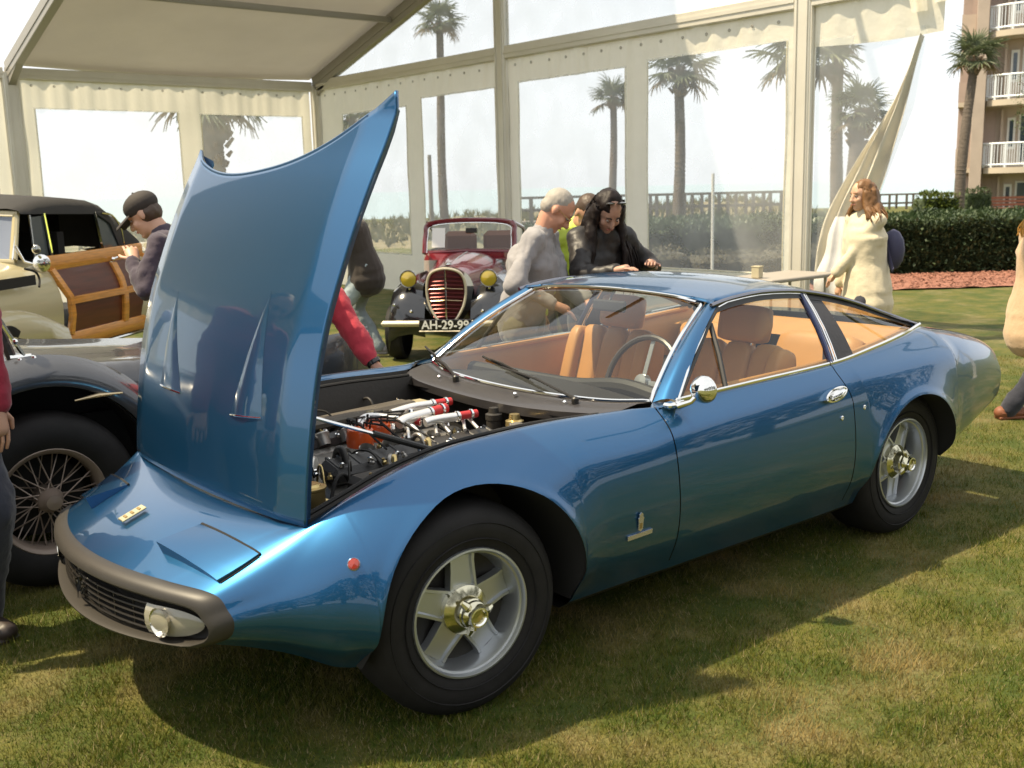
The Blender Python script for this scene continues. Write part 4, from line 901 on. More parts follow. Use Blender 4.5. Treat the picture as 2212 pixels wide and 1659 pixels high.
b = B(); b.tube([loc(-2.85, 40, 0), loc(-2.85, 40, 2.9)], [.09, .07], 8); tag(b.build('wooden_pole', woodg), 'bare wooden pole on the dunes left of the tall palm trunk', 'pole')
# ================================================================== PALMS
bark = mat('palm_bark', (.13, .105, .085), .9, bump=1., bscale=16, var=.3, vscale=6, stretch=(1, 1, 3)); boot = mat('palm_boots', (.22, .16, .115), .85, var=.3, vscale=9)
fr1 = mat('palm_frond', (.095, .125, .065), .5, col2=(.19, .21, .12), vscale=3, tl=.25); fr2 = mat('dry_frond', (.24, .18, .10), .7, tl=.2)
def frond_mesh(seed, m_):
    rs = random.Random(seed); b = B(); b.tube([(0, 0, 0), (.28, 0, .03), (.55, 0, 0)], [.016, .011, .008], 5)
    n_ = 19
    for k in range(n_):
        a = -2.2+4.4*k/(n_-1)+rs.uniform(-.05, .05); l_ = .62*(1-.25*abs(a)/2.2)*rs.uniform(.85, 1.1); d_ = Vector((math.cos(a), math.sin(a), .12)); s_ = Vector((-math.sin(a), math.cos(a), 0)); o_ = Vector((.55, 0, 0)); w_ = .028
        dr = rs.uniform(.10, .34)
        P = [(o_+d_*l_*t-Vector((0, 0, dr*t**2.4)), w_*ww) for t, ww in ((0, .5), (.4, 1.), (.75, .7), (1., .08))]
        b.grid([[q-s_*w2+Vector((0, 0, .01)), q-Vector((0, 0, .008)), q+s_*w2+Vector((0, 0, .01))] for q, w2 in P])
    return b.mesh('frond', m_, 0)
FM = [frond_mesh(k, fr1) for k in range(4)]; FD = [frond_mesh(k+9, fr2) for k in range(2)]
def palm(label, lat, dep, h, R, tr, lean=(0, 0), seed=0, boots=0., base=0., nf=24):
    rs = random.Random(seed*7+1); t = thing('palm_tree', label, 'palm tree', loc(lat, dep, base), 0, 'palm trees beyond the tent'); n_ = 14
    P = [Vector((lean[0]*s_**1.5+.05*math.sin(s_*5+seed), lean[1]*s_**1.5, h*s_)) for s_ in np.linspace(0, 1, n_)]
    b = B(); b.tube(P, [tr*(1.25-.35*s_)*(1+.05*rs.uniform(-1, 1)) for s_ in np.linspace(0, 1, n_)], 12)
    for k in range(n_*3):
        s_ = k/(n_*3.); q = P[min(int(s_*(n_-1)), n_-2)].lerp(P[min(int(s_*(n_-1))+1, n_-1)], (s_*(n_-1)) % 1); b.lathe([(tr*(1.26-.35*s_), -.02), (tr*(1.31-.35*s_), 0), (tr*(1.26-.35*s_), .02)], q, (0, 0, 1), 12)
    b.build('trunk', bark, t); topq = P[-1]
    b = B()
    if boots:
        for k in range(int(70*boots)):
            a = k*2.4; z = h-boots*1.2*rs.random()-.02; rr_ = tr*1.05; q = Vector((topq.x+math.cos(a)*rr_, topq.y+math.sin(a)*rr_, z)); d_ = Vector((math.cos(a), math.sin(a), 1.1)).normalized(); b.tube([q, q+d_*rs.uniform(.10, .22)], [.045, .03], 5, sx=1.4)
        tag(b.build('leaf_boots', boot, t), kind='stuff')
    for k in range(nf):
        u = (k+.5)/nf; el = math.radians(82-118*u**.9+rs.uniform(-9, 9)); az = k*2.39996+rs.uniform(-.3, .3)
        dry = u > .86
        o = bpy.data.objects.new('frond', rs.choice(FD if dry else FM)); COL.objects.link(o); o.parent = t; o.location = topq+Vector((0, 0, rs.uniform(-.05, .12))); o.rotation_euler = Euler((rs.uniform(-.5, .5), -el, az)); s_ = R/1.1*rs.uniform(.85, 1.12); o.scale = (s_, s_, s_)
    return t
PAL = [  # label, lateral, depth, height, crown radius, trunk radius, lean, boots
 ('stout palm with a shaggy booted trunk rising behind the bonnet in the left wall window', -5.4, 20, 3.35, 1.1, .2, (.05, 0), 1.),
 ('faint palm crown half hidden by the tip of the raised bonnet', -4.85, 34, 3.85, 1.0, .13, (0, 0), .4),
 ('tall thin palm left of the centre tent post, its crown above the beam', -2.0, 34, 6.65, .85, .12, (0, 0), .2),
 ('small palm crown cut by the cream strip right of the centre tent post', 3.95, 40, 4.75, .9, .13, (0, 0), .3),
 ('slender palm left of centre in the right hand window', 4.15, 26, 4.25, .95, .12, (0, 0), .5),
 ('broad thick palm in the window beside the right tent post', 5.95, 22, 4.05, 1.15, .15, (.1, 0), .9),
 ('palm showing only frond tips right of the right tent post', 7.95, 26, 4.75, .6, .13, (0, 0), .3),
 ('short leaning palm behind the clear sheet right of the right tent post', 6.45, 20, 2.8, .62, .13, (.12, 0), .5),
 ('green palm with a tall curved trunk in front of the apartment building', 17.7, 42, 6.1, 1.2, .17, (.45, -.1), .5)]
for k, (lb, la, dp, h_, R2, tr, ln, bt) in enumerate(PAL): palm(lb, la, dp, h_, R2, tr, ln, k+1, bt)
# ================================================================== APARTMENT BUILDING
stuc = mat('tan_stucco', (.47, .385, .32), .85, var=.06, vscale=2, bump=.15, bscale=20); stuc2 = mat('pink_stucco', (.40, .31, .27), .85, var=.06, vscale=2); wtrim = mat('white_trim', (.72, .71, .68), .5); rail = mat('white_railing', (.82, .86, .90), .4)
darkg = mat('window_glass', (.04, .06, .08), .08, 0, 0, .8); slabm = mat('slab_cream', (.52, .45, .36), .8)
bd = thing('apartment_building', 'tan apartment block with curved white railed balconies at the right edge', 'building', loc(20.95, 50, -.45), RZ-.39)
b = B(); b.box((5.6, 3.2, 8.5), (10, 6.4, 17)); b.build('wall', stuc, bd)
b = B(); b.box((.72, 1.6, 8.5), (.48, 5.8, 17)); b.build('corner_wall', stuc, bd)
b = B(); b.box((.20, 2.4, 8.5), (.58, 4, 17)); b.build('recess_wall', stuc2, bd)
bal = None
for k in range(4):
    z = 2.45+2.95*k
    # left side balcony stubs
    b = B(); b.box((.18, .15, z-.1), (.62, 1.1, .20)); b.build('side_slab', slabm, bd)
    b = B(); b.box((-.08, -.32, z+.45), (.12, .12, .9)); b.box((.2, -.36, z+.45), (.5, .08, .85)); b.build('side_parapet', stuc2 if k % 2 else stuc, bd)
    b = B(); P = [(1.05, .0), (1.05, -.9), (1.35, -1.25), (1.9, -1.55), (2.7, -1.75), (3.8, -1.85), (5.5, -1.85), (6.6, -1.7), (6.6, 0)]; b.prism([(x, y, z-.26) for x, y in P], (0, 0, .26)); b.build('balcony_slab', slabm, bd)
    R1 = [Vector((x, y+.06, 0)) for x, y in P[:-1]]; cr1 = crom(R1, 4)
    for zz_, nm in ((z+1.05, 'top_rail'), (z+.12, 'bottom_rail')): b = B(); b.tube([q+Vector((0, 0, zz_)) for q in cr1], .045, 6); b.build(nm, rail, bd)
    if bal is None:
        b = B(); b.box((0, 0, .55), (.03, .03, 1.0)); bal = b.mesh('baluster', rail, 0); b = B(); b.box((0, 0, .55), (.09, .09, 1.1)); balp = b.mesh('rail_post', rail, 0)
    tot = 0
    for i in range(len(cr1)-1):
        seg = (cr1[i+1]-cr1[i]).length; m_ = max(1, int(seg/.085))
        for j in range(m_):
            o = bpy.data.objects.new('baluster', bal); COL.objects.link(o); o.parent = bd; o.location = cr1[i].lerp(cr1[i+1], j/m_)+Vector((0, 0, z))
        if i % 4 == 0: o = bpy.data.objects.new('rail_post', balp); COL.objects.link(o); o.parent = bd; o.location = cr1[i]+Vector((0, 0, z))
    # doors, windows and the shaft between
    zf = z-2.95
    b = B(); b.box((3.2, -.04, zf+1.25), (1.5, .06, 2.15)); f_ = b.build('sliding_door', wtrim, bd)
    for s_ in (-.36, .36): b = B(); b.box((3.2+s_, -.085, zf+1.25), (.62, .03, 2.0)); b.build('pane', darkg, f_)
    b = B(); b.box((2.15, -.05, zf+1.5), (.34, .07, 1.4)); f_ = b.build('window', wtrim, bd); b = B(); b.box((2.15, -.095, zf+1.5), (.16, .03, 1.15)); b.build('pane', darkg, f_)
    b = B(); b.box((1.75, -.14, zf+1.35), (.10, .28, 2.4)); b.build('fin_wall', stuc, bd)
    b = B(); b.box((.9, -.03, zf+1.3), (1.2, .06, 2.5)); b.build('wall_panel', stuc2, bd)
# courtyard: shrub, patio bench, tree leaves at the edge
hedge('spiky_shrub', 'spiky yellow green shrub at the foot of the curved palm by the building', 'shrub', loc(16.6, 41.5), (1.5, 1.2, .95), RZ, 900, mat('spiky_leaf', (.09, .12, .02), .5, tl=.3), core, .10, None, 1.6, 31)
t = thing('patio_bench', 'brown wooden bench on the patio in front of the building', 'bench', loc(20.7, 44, -.1), RZ); wd = mat('terracotta_wood', (.22, .08, .04), .6)
for k in range(4): b = B(); b.box((0, -.2+k*.13, .42), (1.6, .10, .04)); b.build('seat_slat', wd, t)
for k in range(3): b = B(); b.box((0, .30, .55+k*.14), (1.6, .04, .10)); b.build('back_slat', wd, t)
for sx in (-.7, .7):
    for sy in (-.2, .25): b = B(); b.box((sx, sy, .21), (.07, .07, .42)); b.build('leg', wd, t)
hedge('leafy_shrub', 'dark leafy bush growing behind the palm trunk by the ground floor wall', 'shrub', loc(19.0, 43.5), (1.1, .8, 1.1), RZ, 900, leafm, core, .06, None, 1.4, 33)
tt = thing('young_tree', 'young green leaved tree at the right edge in front of the balconies', 'tree', loc(17.6, 35, -.1))
b = B(); b.tube([(0, 0, 0), (.05, 0, 2), (-.05, .1, 4.0)], [.10, .08, .05], 8)
for k in range(9): a = k*2.4; b.tube([(0, .05, 2.3+k*.18), (.5*math.cos(a), .5*math.sin(a), 3.0+k*.2), (1.0*math.cos(a), 1.0*math.sin(a), 3.3+k*.24)], [.035, .02, .008], 5)
b.build('trunk', bark, tt); b = B()
for k in range(2600):
    a = rs.uniform(0, 2*PI); r_ = 1.25*rs.random()**.5; q = Vector((r_*math.cos(a), r_*math.sin(a), 4.0+1.5*rs.uniform(-1, 1)*math.sqrt(max(0, 1-(r_/1.3)**2))))
    if noise.noise(q*1.6) < -.05: continue
    d_ = Vector((rs.uniform(-1, 1), rs.uniform(-1, 1), rs.uniform(-.6, .6))).normalized(); s_ = frame(d_)[1]; b.add([q, q+d_*.05+s_*.025, q+d_*.11, q+d_*.05-s_*.025], [(0, 1, 2, 3)])
tag(b.build('crown', mat('tree_leaf', (.07, .11, .03), .5, tl=.3), tt, 0, fix=False), kind='stuff')
# folding table behind the blue car
tb = thing('folding_table', 'long folding table with a pale top standing behind the coupe by the right tent post', 'table', (6.45, 2.75, 0), 0)
b = B(); b.box((0, 0, .735), (1.0, .55, .035), None, .008); b.build('tabletop', mat('table_grey', (.30, .27, .23), .6), tb)
for sx in (-.42, .42):
    for sy in (-.2, .2): b = B(); b.tube([(sx, sy, 0), (sx, sy, .72)], .014, 6); b.build('leg', alud, tb)
t = thing('small_crate', 'small beige box resting on the left end of the folding table', 'box', (6.05, 2.72, .755), .2); b = B(); b.box((0, 0, .05), (.08, .08, .10), None, .006); b.build('box_body', mat('beige_card', (.5, .44, .30), .8), t); b = B(); b.box((0, 0, .104), (.085, .085, .008)); b.build('lid', mat('beige_card', (.5, .44, .30), .8), t)

# unseen dark trees added behind the camera to darken the car-side reflections
rs = random.Random(77)
tl_ = mat('reflection_tree_leaf', (.035, .055, .02), .6, col2=(.07, .09, .03), vscale=.6, bump=.6, bscale=2)
for k in range(9):
    x_ = -26+k*8+rs.uniform(-2, 2); y_ = -24+rs.uniform(-2, 2); h_ = rs.uniform(9, 13); t = thing('reflection_tree', ['broad', 'tall', 'thin topped', 'leaning', 'dense', 'rounded', 'ragged', 'squat', 'spreading'][k]+' dark tree added behind the camera to darken reflections, number '+str(k+1)+' from the left', 'tree', (x_, y_, 0), 0, 'added reflection trees behind the camera')
    b = B(); b.tube([(0, 0, 0), (.2, 0, h_*.3), (0, .3, h_*.55)], [.45, .35, .2], 8); b.build('trunk', bark, t); b = B()
    for j in range(1500):
        a = rs.uniform(0, 2*PI); u = rs.uniform(-1, 1); r_ = 4.6*math.sqrt(1-u*u)*rs.uniform(.75, 1.05); q = Vector((r_*math.cos(a), r_*math.sin(a), h_*.56+h_*.40*u)); d_ = Vector((rs.uniform(-1, 1), rs.uniform(-1, 1), rs.uniform(-.5, .8))).normalized(); s_ = frame(d_)[1]; b.add([q, q+d_*.4+s_*.25, q+d_*.85, q+d_*.4-s_*.25], [(0, 1, 2, 3)])
    tag(b.build('crown', tl_, t, 0, fix=False), kind='stuff')
# ================================================================== BLACK VINTAGE ROADSTER beside the coupe
vb = mat('worn_black_paint', (.065, .066, .072), .25, .35, .9, var=.25, vscale=2.5)
wirem = mat('wire_wheel_beige', (.27, .21, .17), .45, .3)
rd = thing('vintage_roadster', 'dark grey vintage roadster with beige wire wheels standing beyond the nose of the coupe', 'car', (-.60, 1.28, 0))
def lf(rows, name, m_, par, ang=60, **k): b = B(); b.grid(rows); return b.build(name, m_, par, ang, **k)
# side and top of the bonnet: sections along x (local, wheel centre at x=0), y grows away from the camera
RX = [-.62, -.5, -.36, -.2, 0, .25, .5, .8, 1.2, 1.6, 1.85]
topz = pch(RX, [1.01, 1.005, .998, .985, .965, .935, .91, .88, .82, .74, .64]); hw = pch(RX, [.80, .80, .79, .78, .76, .73, .70, .66, .60, .50, .36])
VX = sorted(set(list(np.linspace(-.62, 1.85, 40))+[.47*math.sin(t) for t in np.linspace(-PI/2, PI/2, 25)]))
def va(x): return .40+math.sqrt(.47**2-x*x) if abs(x) <= .47 else .33
rows = []
for x in VX:
    T_, W2 = topz(x), hw(x); zb = va(x); r_ = []
    prof = crom([(0, -.01, .30), (0, .0, .55), (0, .0+.01, .76), (0, .07, .885), (0, .22, T_-.015), (0, .45, T_+.01), (0, .80, T_+.02)], 6)
    s0 = 0
    if abs(x) <= .47:
        for k in range(len(prof)-1):
            if prof[k].z <= zb <= prof[k+1].z: s0 = k+(zb-prof[k].z)/(prof[k+1].z-prof[k].z); break
    for t in np.linspace(s0, len(prof)-1, 30):
        k = min(int(t), len(prof)-2); q = prof[k].lerp(prof[k+1], t-k); taper = (.80-W2)*.9; r_.append((x, q.y+taper*(1-q.y/.8), q.z))
    rows.append(r_)
lf(rows, 'body', vb, rd); 
rows = []      # raised wheel-arch flare
for t in np.linspace(-.03*PI, 1.0*PI, 34):
    c_, s_ = math.cos(t), math.sin(t); rows.append([(r_*c_, y_, .40+r_*s_) for r_, y_ in ((.585, .035), (.56, -.01), (.525, -.045), (.485, -.055), (.462, -.045), (.455, .02))])
lf(rows, 'arch_flare', vb, rd)
b = B(); b.grid([[(.46*math.cos(t), y_, .40+.46*math.sin(t)) for y_ in (-.03, .3)] for t in np.linspace(-.2, PI+.2, 20)]); b.add([(.46*math.cos(t), .3, .40+.46*math.sin(t)) for t in np.linspace(-.2, PI+.2, 20)], [tuple(range(20))]); b.build('wheel_well', matblk, rd)
b = B(); b.box((.1, .75, .42), (2.9, 1.0, .5)); b.build('chassis', matblk, rd)
b = B(); b.grid([[(-1.6, .03, z), (-.62, .01, z)] for z in (.28, .6, .80)]); b.grid([[(-1.6, .03, .80), (-.62, .01, .80)], [(-1.6, .1, .86), (-.62, .1, .90)]]); b.build('door_panel', vb, rd)
b = B(); b.grid([[(-.63, .12, z), (-.60, .75, z), (-.63, 1.3, z)] for z in (.5, .85, 1.03)]); b.build('scuttle', mat('cockpit_red', (.45, .10, .10), .6), rd)
def wire_wheel(par, c, sg, R=.375, ns=40):
    w_ = thing('wheel', None, None); w_.parent = par; w_.location = c; A = (0, sg, 0)
    b = B(); b.lathe([(.215, .045), (.24, .06), (.28, .070), (.32, .066), (.352, .048), (.368, .02), (.372, -.03), (.366, -.09), (.34, -.12), (.25, -.12)], (0, 0, 0), A, 48); b.build('tyre', rubber, w_)
    b = B(); b.lathe([(.218, .042), (.228, .050), (.222, .054), (.210, .046), (.200, .03), (.196, -.02), (.200, -.08), (.215, -.11)], (0, 0, 0), A, 48); b.build('rim', wirem, w_)
    b = B(); b.lathe([(.045, -.10), (.052, -.02), (.055, .01), (.048, .03), (.035, .045), (.032, .07), (.0, .075)], (0, 0, 0), A, 20); b.build('hub', wirem, w_)
    a_, u, v_ = frame(A)
    for k in range(ns):
        a = 2*PI*k/ns; off = .45*(1 if k % 2 else -1); h0 = .015 if k % 4 < 2 else -.07
        p0 = (u*math.cos(a+off)+v_*math.sin(a+off))*.050+a_*h0; p1 = (u*math.cos(a)+v_*math.sin(a))*.198+a_*(.0 if k % 2 else -.03); b = B(); b.cyl(p0, p1, .0032, None, 4); b.build('spoke', wirem, w_)
    b = B(); b.lathe([(.17, -.09), (.0, -.10)], (0, 0, 0), A, 30); b.build('brake_drum', matblk, w_)
    return w_
wire_wheel(rd, (0, .02, .375), -1)
b = B(); b.tube([(-.06, .10, .95), (-.12, .12, 1.17), (-.135, .13, 1.28)], [.022, .020, .016], 8); b.build('windscreen_post', black, rd)
b = B(); b.ball((-.145, .12, 1.30), (.032, .028, .04), 10); b.build('post_cap', mat('cap_blueish', (.55, .58, .75), .3), rd)
b = B(); b.tube([(-.10, .08, 1.14), (-.065, .07, 1.06), (-.02, .06, .97)], .009, 6); b.tube([(-.08, .07, .98), (.0, .06, .98)], .013, 6); b.build('mirror_bracket', chrome, rd)
for k, (x_, z_) in enumerate(((-.055, .97), (.0, .975), (-.065, 1.05), (.44, .86), (.47, .73))): b = B(); b.ball((x_, .03 if k < 3 else -.0, z_), .013, 8); b.build('chrome_stud', chrome, rd)
b = B(); b.tube([(.12, -.052, .79), (.22, -.055, .80), (.32, -.05, .795)], [.004, .010, .004], 8); b.build('arch_trim', mat('brass_trim', (.6, .48, .3), .3, .9), rd)
# ================================================================== CREAM WOODEN-SIDED CONVERTIBLE
WA = math.radians(42); wc = thing('wooden_sided_convertible', 'cream wood panelled convertible with a black soft top at the far left', 'car', (.89, 6.0, 0), WA); wc.scale = (.76, 1, 1)
cream = mat('cream_paint', (.46, .40, .24), .25, 0, .8); ash = mat('varnished_ash', (.62, .26, .045), .3, 0, .6, var=.2, vscale=5, stretch=(1, 1, 14)); mah = mat('mahogany_panel', (.095, .020, .008), .42, 0, .15, var=.3, vscale=4, stretch=(.5, 1, 8)); canvas = mat('black_canvas', (.022, .020, .018), .8, bump=.4, bscale=60)
# local: x rearward along the car, y into the car (away), camera side at y=0
def wside(x, z): return -.02-.05*math.sin(PI*min(1, max(0, (z-.35)/.75)))+.10*sstep((z-.75)/.5)
def wp(x, z, o=0.): return Vector((x, wside(x, z)-o, z))
b = B()      # cream shell: cowl and bonnet in front of the door, rear wing behind
b.grid([[Vector((x, wside(x, z)+.35*sstep((-x-.3)/1.8)*0, z)) for z in np.linspace(.34, 1.02, 12)]+[Vector((x, .18+.0*x, 1.10)), Vector((x, .5, 1.17-.03*(x+.1)**2)), Vector((x, .95, 1.2))] for x in np.linspace(-2.0, 0.0, 16)])
b.build('body', cream, wc, 60)
fr_ = []
for x in np.linspace(-1.95, -.05, 20):
    s_ = (x+1.95)/1.9; h_ = .62+.30*math.sin(PI*min(1, s_*.62+.30)); h_ = .50+.30*math.sin(PI*(.18+.72*s_))
    fr_.append([(x, -.05, .34), (x, -.12, .48), (x, -.15, h_*.72), (x, -.12, h_*.93), (x, -.05, h_), (x, .20, h_+.02)])
lf(fr_, 'front_wing', cream, wc)
rw = []
for x in np.linspace(1.75, 3.6, 20):
    s_ = (x-1.75)/1.85; h_ = .60+.36*math.sin(PI*min(1, .12+s_*.8)); rw.append([(x, -.03, .34), (x, -.19*sstep(s_*6)-.03, .48), (x, -.23*sstep(s_*6)-.03, h_*.75), (x, -.15*sstep(s_*6)-.02, h_*.96), (x, .10, h_+.10), (x, .20, 1.08), (x, .5, 1.14)])
lf(rw, 'rear_wing', cream, wc)
b = B(); b.box((.95, .95, .40), (5.4, 1.7, .16)); b.build('chassis', matblk, wc)
# wooden door and quarter: panels first, then each rail of ash framing
L0, L1 = .02, 2.12
def wquad(x0, x1, z0, z1, o, n1=5, n2=5): return [[wp(x0+(x1-x0)*s_, z0+(z1-z0)*t, o) for t in np.linspace(0, 1, n2)] for s_ in np.linspace(0, 1, n1)]
for (x0, x1, z0, z1) in ((.12, 1.28, .80, 1.02), (.16, 1.28, .50, .74), (1.40, 2.02, .80, 1.02), (1.40, 1.98, .50, .74)): b = B(); b.grid(wquad(x0-.03, x1+.03, z0-.05, z1+.03, .0)); b.build('mahogany_panel', mah, wc)
def rail_(pts, w_, name='ash_rail', th=.035):
    b = B(); pts = [Vector(q) for q in pts]; rings = []
    for i, q in enumerate(pts):
        d = (pts[min(i+1, len(pts)-1)]-pts[max(i-1, 0)]).normalized(); n_ = Vector((0, -1, 0)); u = d.cross(n_).normalized()*(w_ if not isinstance(w_, list) else w_[i])/2; rings.append([q-u-n_*.005, q-u+n_*th*.7, q-u*.8+n_*th, q+u*.8+n_*th, q+u+n_*th*.7, q+u-n_*.005])
    b.loft(rings); return b.build(name, ash, wc, 40)
rail_([wp(x, 1.085+.01*x) for x in np.linspace(.0, 2.15, 8)], .13)
rail_([wp(x, .765) for x in np.linspace(.10, 1.30, 5)], .065); rail_([wp(x, .765) for x in np.linspace(1.38, 2.05, 4)], .065)
rail_([wp(x, .43) for x in np.linspace(.08, 2.10, 8)], .13)
rail_([wp(1.34, z) for z in np.linspace(.48, 1.03, 5)], .11)
rail_([wp(x, z) for x, z in ((.02, 1.04), (.06, .92), (.14, .80), (.15, .65), (.12, .48))], .08)
rail_([wp(x, z) for x, z in ((2.18, 1.05), (2.08, .92), (2.03, .80), (2.04, .65), (2.02, .48))], .08)
b = B(); b.tube([wp(x, .34, .02) for x in np.linspace(0, 2.3, 6)], .016, 6); b.build('running_strip', chrome, wc)
b = B(); b.tube([wp(1.30, 1.06, .05), wp(1.42, 1.07, .05)], .012, 6); b.ball(wp(1.30, 1.06, .05), .022, 8); b.build('door_handle', chrome, wc)
# windscreen, soft top, side windows
b = B(); b.tube([(-.28, .20, 1.13), (-.02, .26, 1.50)], [.035, .03], 8); b.tube([(-.28, 1.65, 1.13), (-.02, 1.6, 1.50)], [.035, .03], 8); b.tube([(-.02, .24, 1.50), (-.06, .92, 1.54), (-.02, 1.62, 1.50)], .03, 8); b.tube([(-.30, .18, 1.12), (-.42, .92, 1.16), (-.30, 1.66, 1.12)], .022, 8); b.tube([(-.42, .92, 1.16), (-.06, .92, 1.54)], .018, 6); b.build('windscreen_frame', cream, wc)
b = B(); b.grid([[(-.28, .20, 1.13), (-.02, .26, 1.50)], [(-.42, .92, 1.16), (-.06, .92, 1.54)], [(-.28, 1.64, 1.13), (-.02, 1.58, 1.50)]]); b.build('windscreen', mat('blue_grey_glass', (.20, .23, .30), .1, 0, 0, .8), wc, 0)
b = B(); b.tube([(-.31, .19, 1.135), (-.04, .245, 1.49), (-.08, .90, 1.525)], .010, 6); b.build('windscreen_trim', chrome, wc)
TXX = [-.08, .3, .9, 1.5, 2.0, 2.35, 2.55, 2.62]; TZ = pch(TXX, [1.56, 1.63, 1.66, 1.63, 1.55, 1.42, 1.25, 1.12]); rows = []
for x in [-.08, .1, .3, .6, .9, 1.2, 1.5, 1.8, 2.0, 2.2, 2.35, 2.45, 2.55, 2.62]:
    z = TZ(x); zl = 1.50-.02*x if x < 1.9 else 1.12; s_ = sstep((x-1.7)/.3); zl = (1.50-.02*x)*(1-s_)+1.12*s_; zl = min(zl, z-.02)
    rows.append([(x, .19, zl), (x, .21, zl+(z-zl)*.45), (x, .30, zl+(z-zl)*.8), (x, .55, z-.01), (x, .95, z+.02), (x, 1.35, z-.01), (x, 1.6, zl+(z-zl)*.8), (x, 1.7, zl)])
lf(rows, 'soft_top', canvas, wc, 60)
b = B(); b.grid([[(x, .9, 1.1), (x, .9, 1.5)] for x in (.2, 2.2)]); b.box((1.2, .95, 1.06), (2.3, 1.3, .05)); b.box((1.0, .95, 1.15), (.14, 1.2, .35)); b.build('interior', matblk, wc)
b = B(); b.tube([(.08, .18, 1.13), (.10, .2, 1.49)], .012, 6); b.tube([(.42, .18, 1.14), (.38, .2, 1.5)], .014, 6); b.tube([(1.52, .18, 1.15), (1.45, .2, 1.49)], .02, 6); b.tube(crom([(1.6, .185, 1.48), (1.85, .185, 1.45), (2.02, .18, 1.33), (2.06, .175, 1.17)], 5), .010, 6); b.build('window_frame', chrome, wc)
b = B(); b.grid([[(1.52, .20, 1.14), (1.47, .21, 1.48)], [(1.75, .20, 1.15), (1.75, .21, 1.46)], [(2.04, .20, 1.15), (1.95, .21, 1.38)]]); b.build('side_window', mat('dim_glass', (.06, .075, .08), .1, 0, 0, .8), wc, 0); b = B(); b.grid([[(.1, .20, 1.13), (.12, .21, 1.47)], [(.40, .20, 1.13), (.37, .21, 1.48)]]); b.build('side_window', mat('dim_glass', (.06, .075, .08), .1, 0, 0, .8), wc, 0)
# spotlight, horns and bonnet details by the windscreen
for q, r_ in (((-.14, .02, 1.10), .07), ((-.30, -.02, 1.22), .035)): b = B(); b.lathe([(0, -.08), (r_*.7, -.06), (r_, 0), (r_*1.05, .012), (r_*.9, .02), (0, .024)], q, (-.8, -.6, 0), 16); b.build('spotlight', chrome, wc)
b = B(); b.tube([(-.14, .05, 1.08), (-.25, .12, 1.12), (-.30, .16, 1.25)], .013, 6); b.build('spotlight_bracket', chrome, wc)
b = B(); b.grid([[(x, -.10+.02*x, .95+.02*z) for z in (0, 4)] for x in (-1.6, -.55)]); b.build('bonnet_vent', matblk, wc)
b = B(); b.tube(crom([(-.62, -.06, 1.08), (-.5, -.09, 1.05), (-.46, -.10, .99), (-.52, -.12, .93)], 4), .010, 5); b.build('bonnet_bead', matblk, wc)
def plain_wheel(par, c, sg, R=.35, w2=.16, rimm=None, name='wheel'):
    w_ = thing(name, None, None); w_.parent = par; w_.location = c; A = (0, sg, 0); b = B(); b.lathe([(R*.58, .01), (R*.72, .03), (R*.93, .022), (R, -.02), (R, -w2+.02), (R*.9, -w2)], (0, 0, 0), A, 36); b.build('tyre', rubber, w_)
    b = B(); b.lathe([(R*.60, .0), (R*.55, -.01), (R*.5, -.03), (R*.3, -.02), (R*.25, .01), (0, .02)], (0, 0, 0), A, 30); b.build('rim', rimm or chrome, w_)
plain_wheel(wc, (2.75, -.10, .35), -1); plain_wheel(wc, (-1.15, -.12, .35), -1)
# ================================================================== SMALL MAROON VINTAGE CAR, front towards the camera
FA = math.radians(42); fc = thing('vintage_maroon_car', 'small maroon and black vintage car with a rounded grille behind the open bonnet', 'car', (4.12, 4.82, 0), FA)
mar = mat('maroon_paint', (.13, .006, .012), .2, 0, .9); fblk = mat('gloss_black', (.012, .012, .014), .15, 0, .9); creamt = mat('cream_trim', (.62, .55, .42), .3, .4); yel = mat('yellow_lens', (.42, .31, .03), .12, 0, 1.)
# local x away from camera (rear), y to the left in view, z up
hz_ = pch([0, .25, .45, .62, .75, .86, .92], [0, 0, 0, 0, 0, 0, 0])
rows = []      # bonnet: heart shaped sections running back
for x in np.linspace(0, 1.15, 14):
    s_ = x/1.15; tz = .90+.07*s_; wmid = .24+.20*s_; wlow = .10+.34*s_; r_ = []
    P = [(x, -wlow, .36), (x, -wmid*.98, .55), (x, -wmid, .72), (x, -wmid*.72, tz-.05), (x, 0, tz+.015), (x, wmid*.72, tz-.05), (x, wmid, .72), (x, wmid*.98, .55), (x, wlow, .36)]
    rows.append([q+Vector((-.12*math.cos(min(1, abs(q.y)/.3)*PI/2)*(1-s_), 0, 0)) for q in crom(P, 4)])
lf(rows, 'bonnet', mar, fc)
gr_ = crom([(0, 0, .34), (0, -.09, .42), (0, -.165, .56), (0, -.185, .72), (0, -.14, .85), (0, 0, .895), (0, .14, .85), (0, .185, .72), (0, .165, .56), (0, .09, .42), (0, 0, .34)], 5)[:-1]
def gx_(y, z): return -.125-.035*math.cos(min(1, abs(y)/.2)*PI/2)+.06*max(0, .5-z)
b = B(); b.tube([(gx_(q.y, q.z)-.012, q.y, q.z) for q in gr_], .013, 8, closed=True); b.build('grille_surround', creamt, fc)
b = B(); b.tube([(gx_(0, z)-.022, 0, z) for z in np.linspace(.35, .89, 6)], .009, 6); b.build('grille_centre_bar', chrome, fc)
b = B(); b.add([(gx_(0, .62)-.004, 0, .62)]+[(gx_(q.y, q.z)+.012, q.y*.98, .62+(q.z-.62)*.98) for q in gr_], [(0, k+1, (k+1) % len(gr_)+1) for k in range(len(gr_))]); b.build('grille_panel', mat('grille_maroon', (.07, .006, .010), .3, .3), fc, 60)
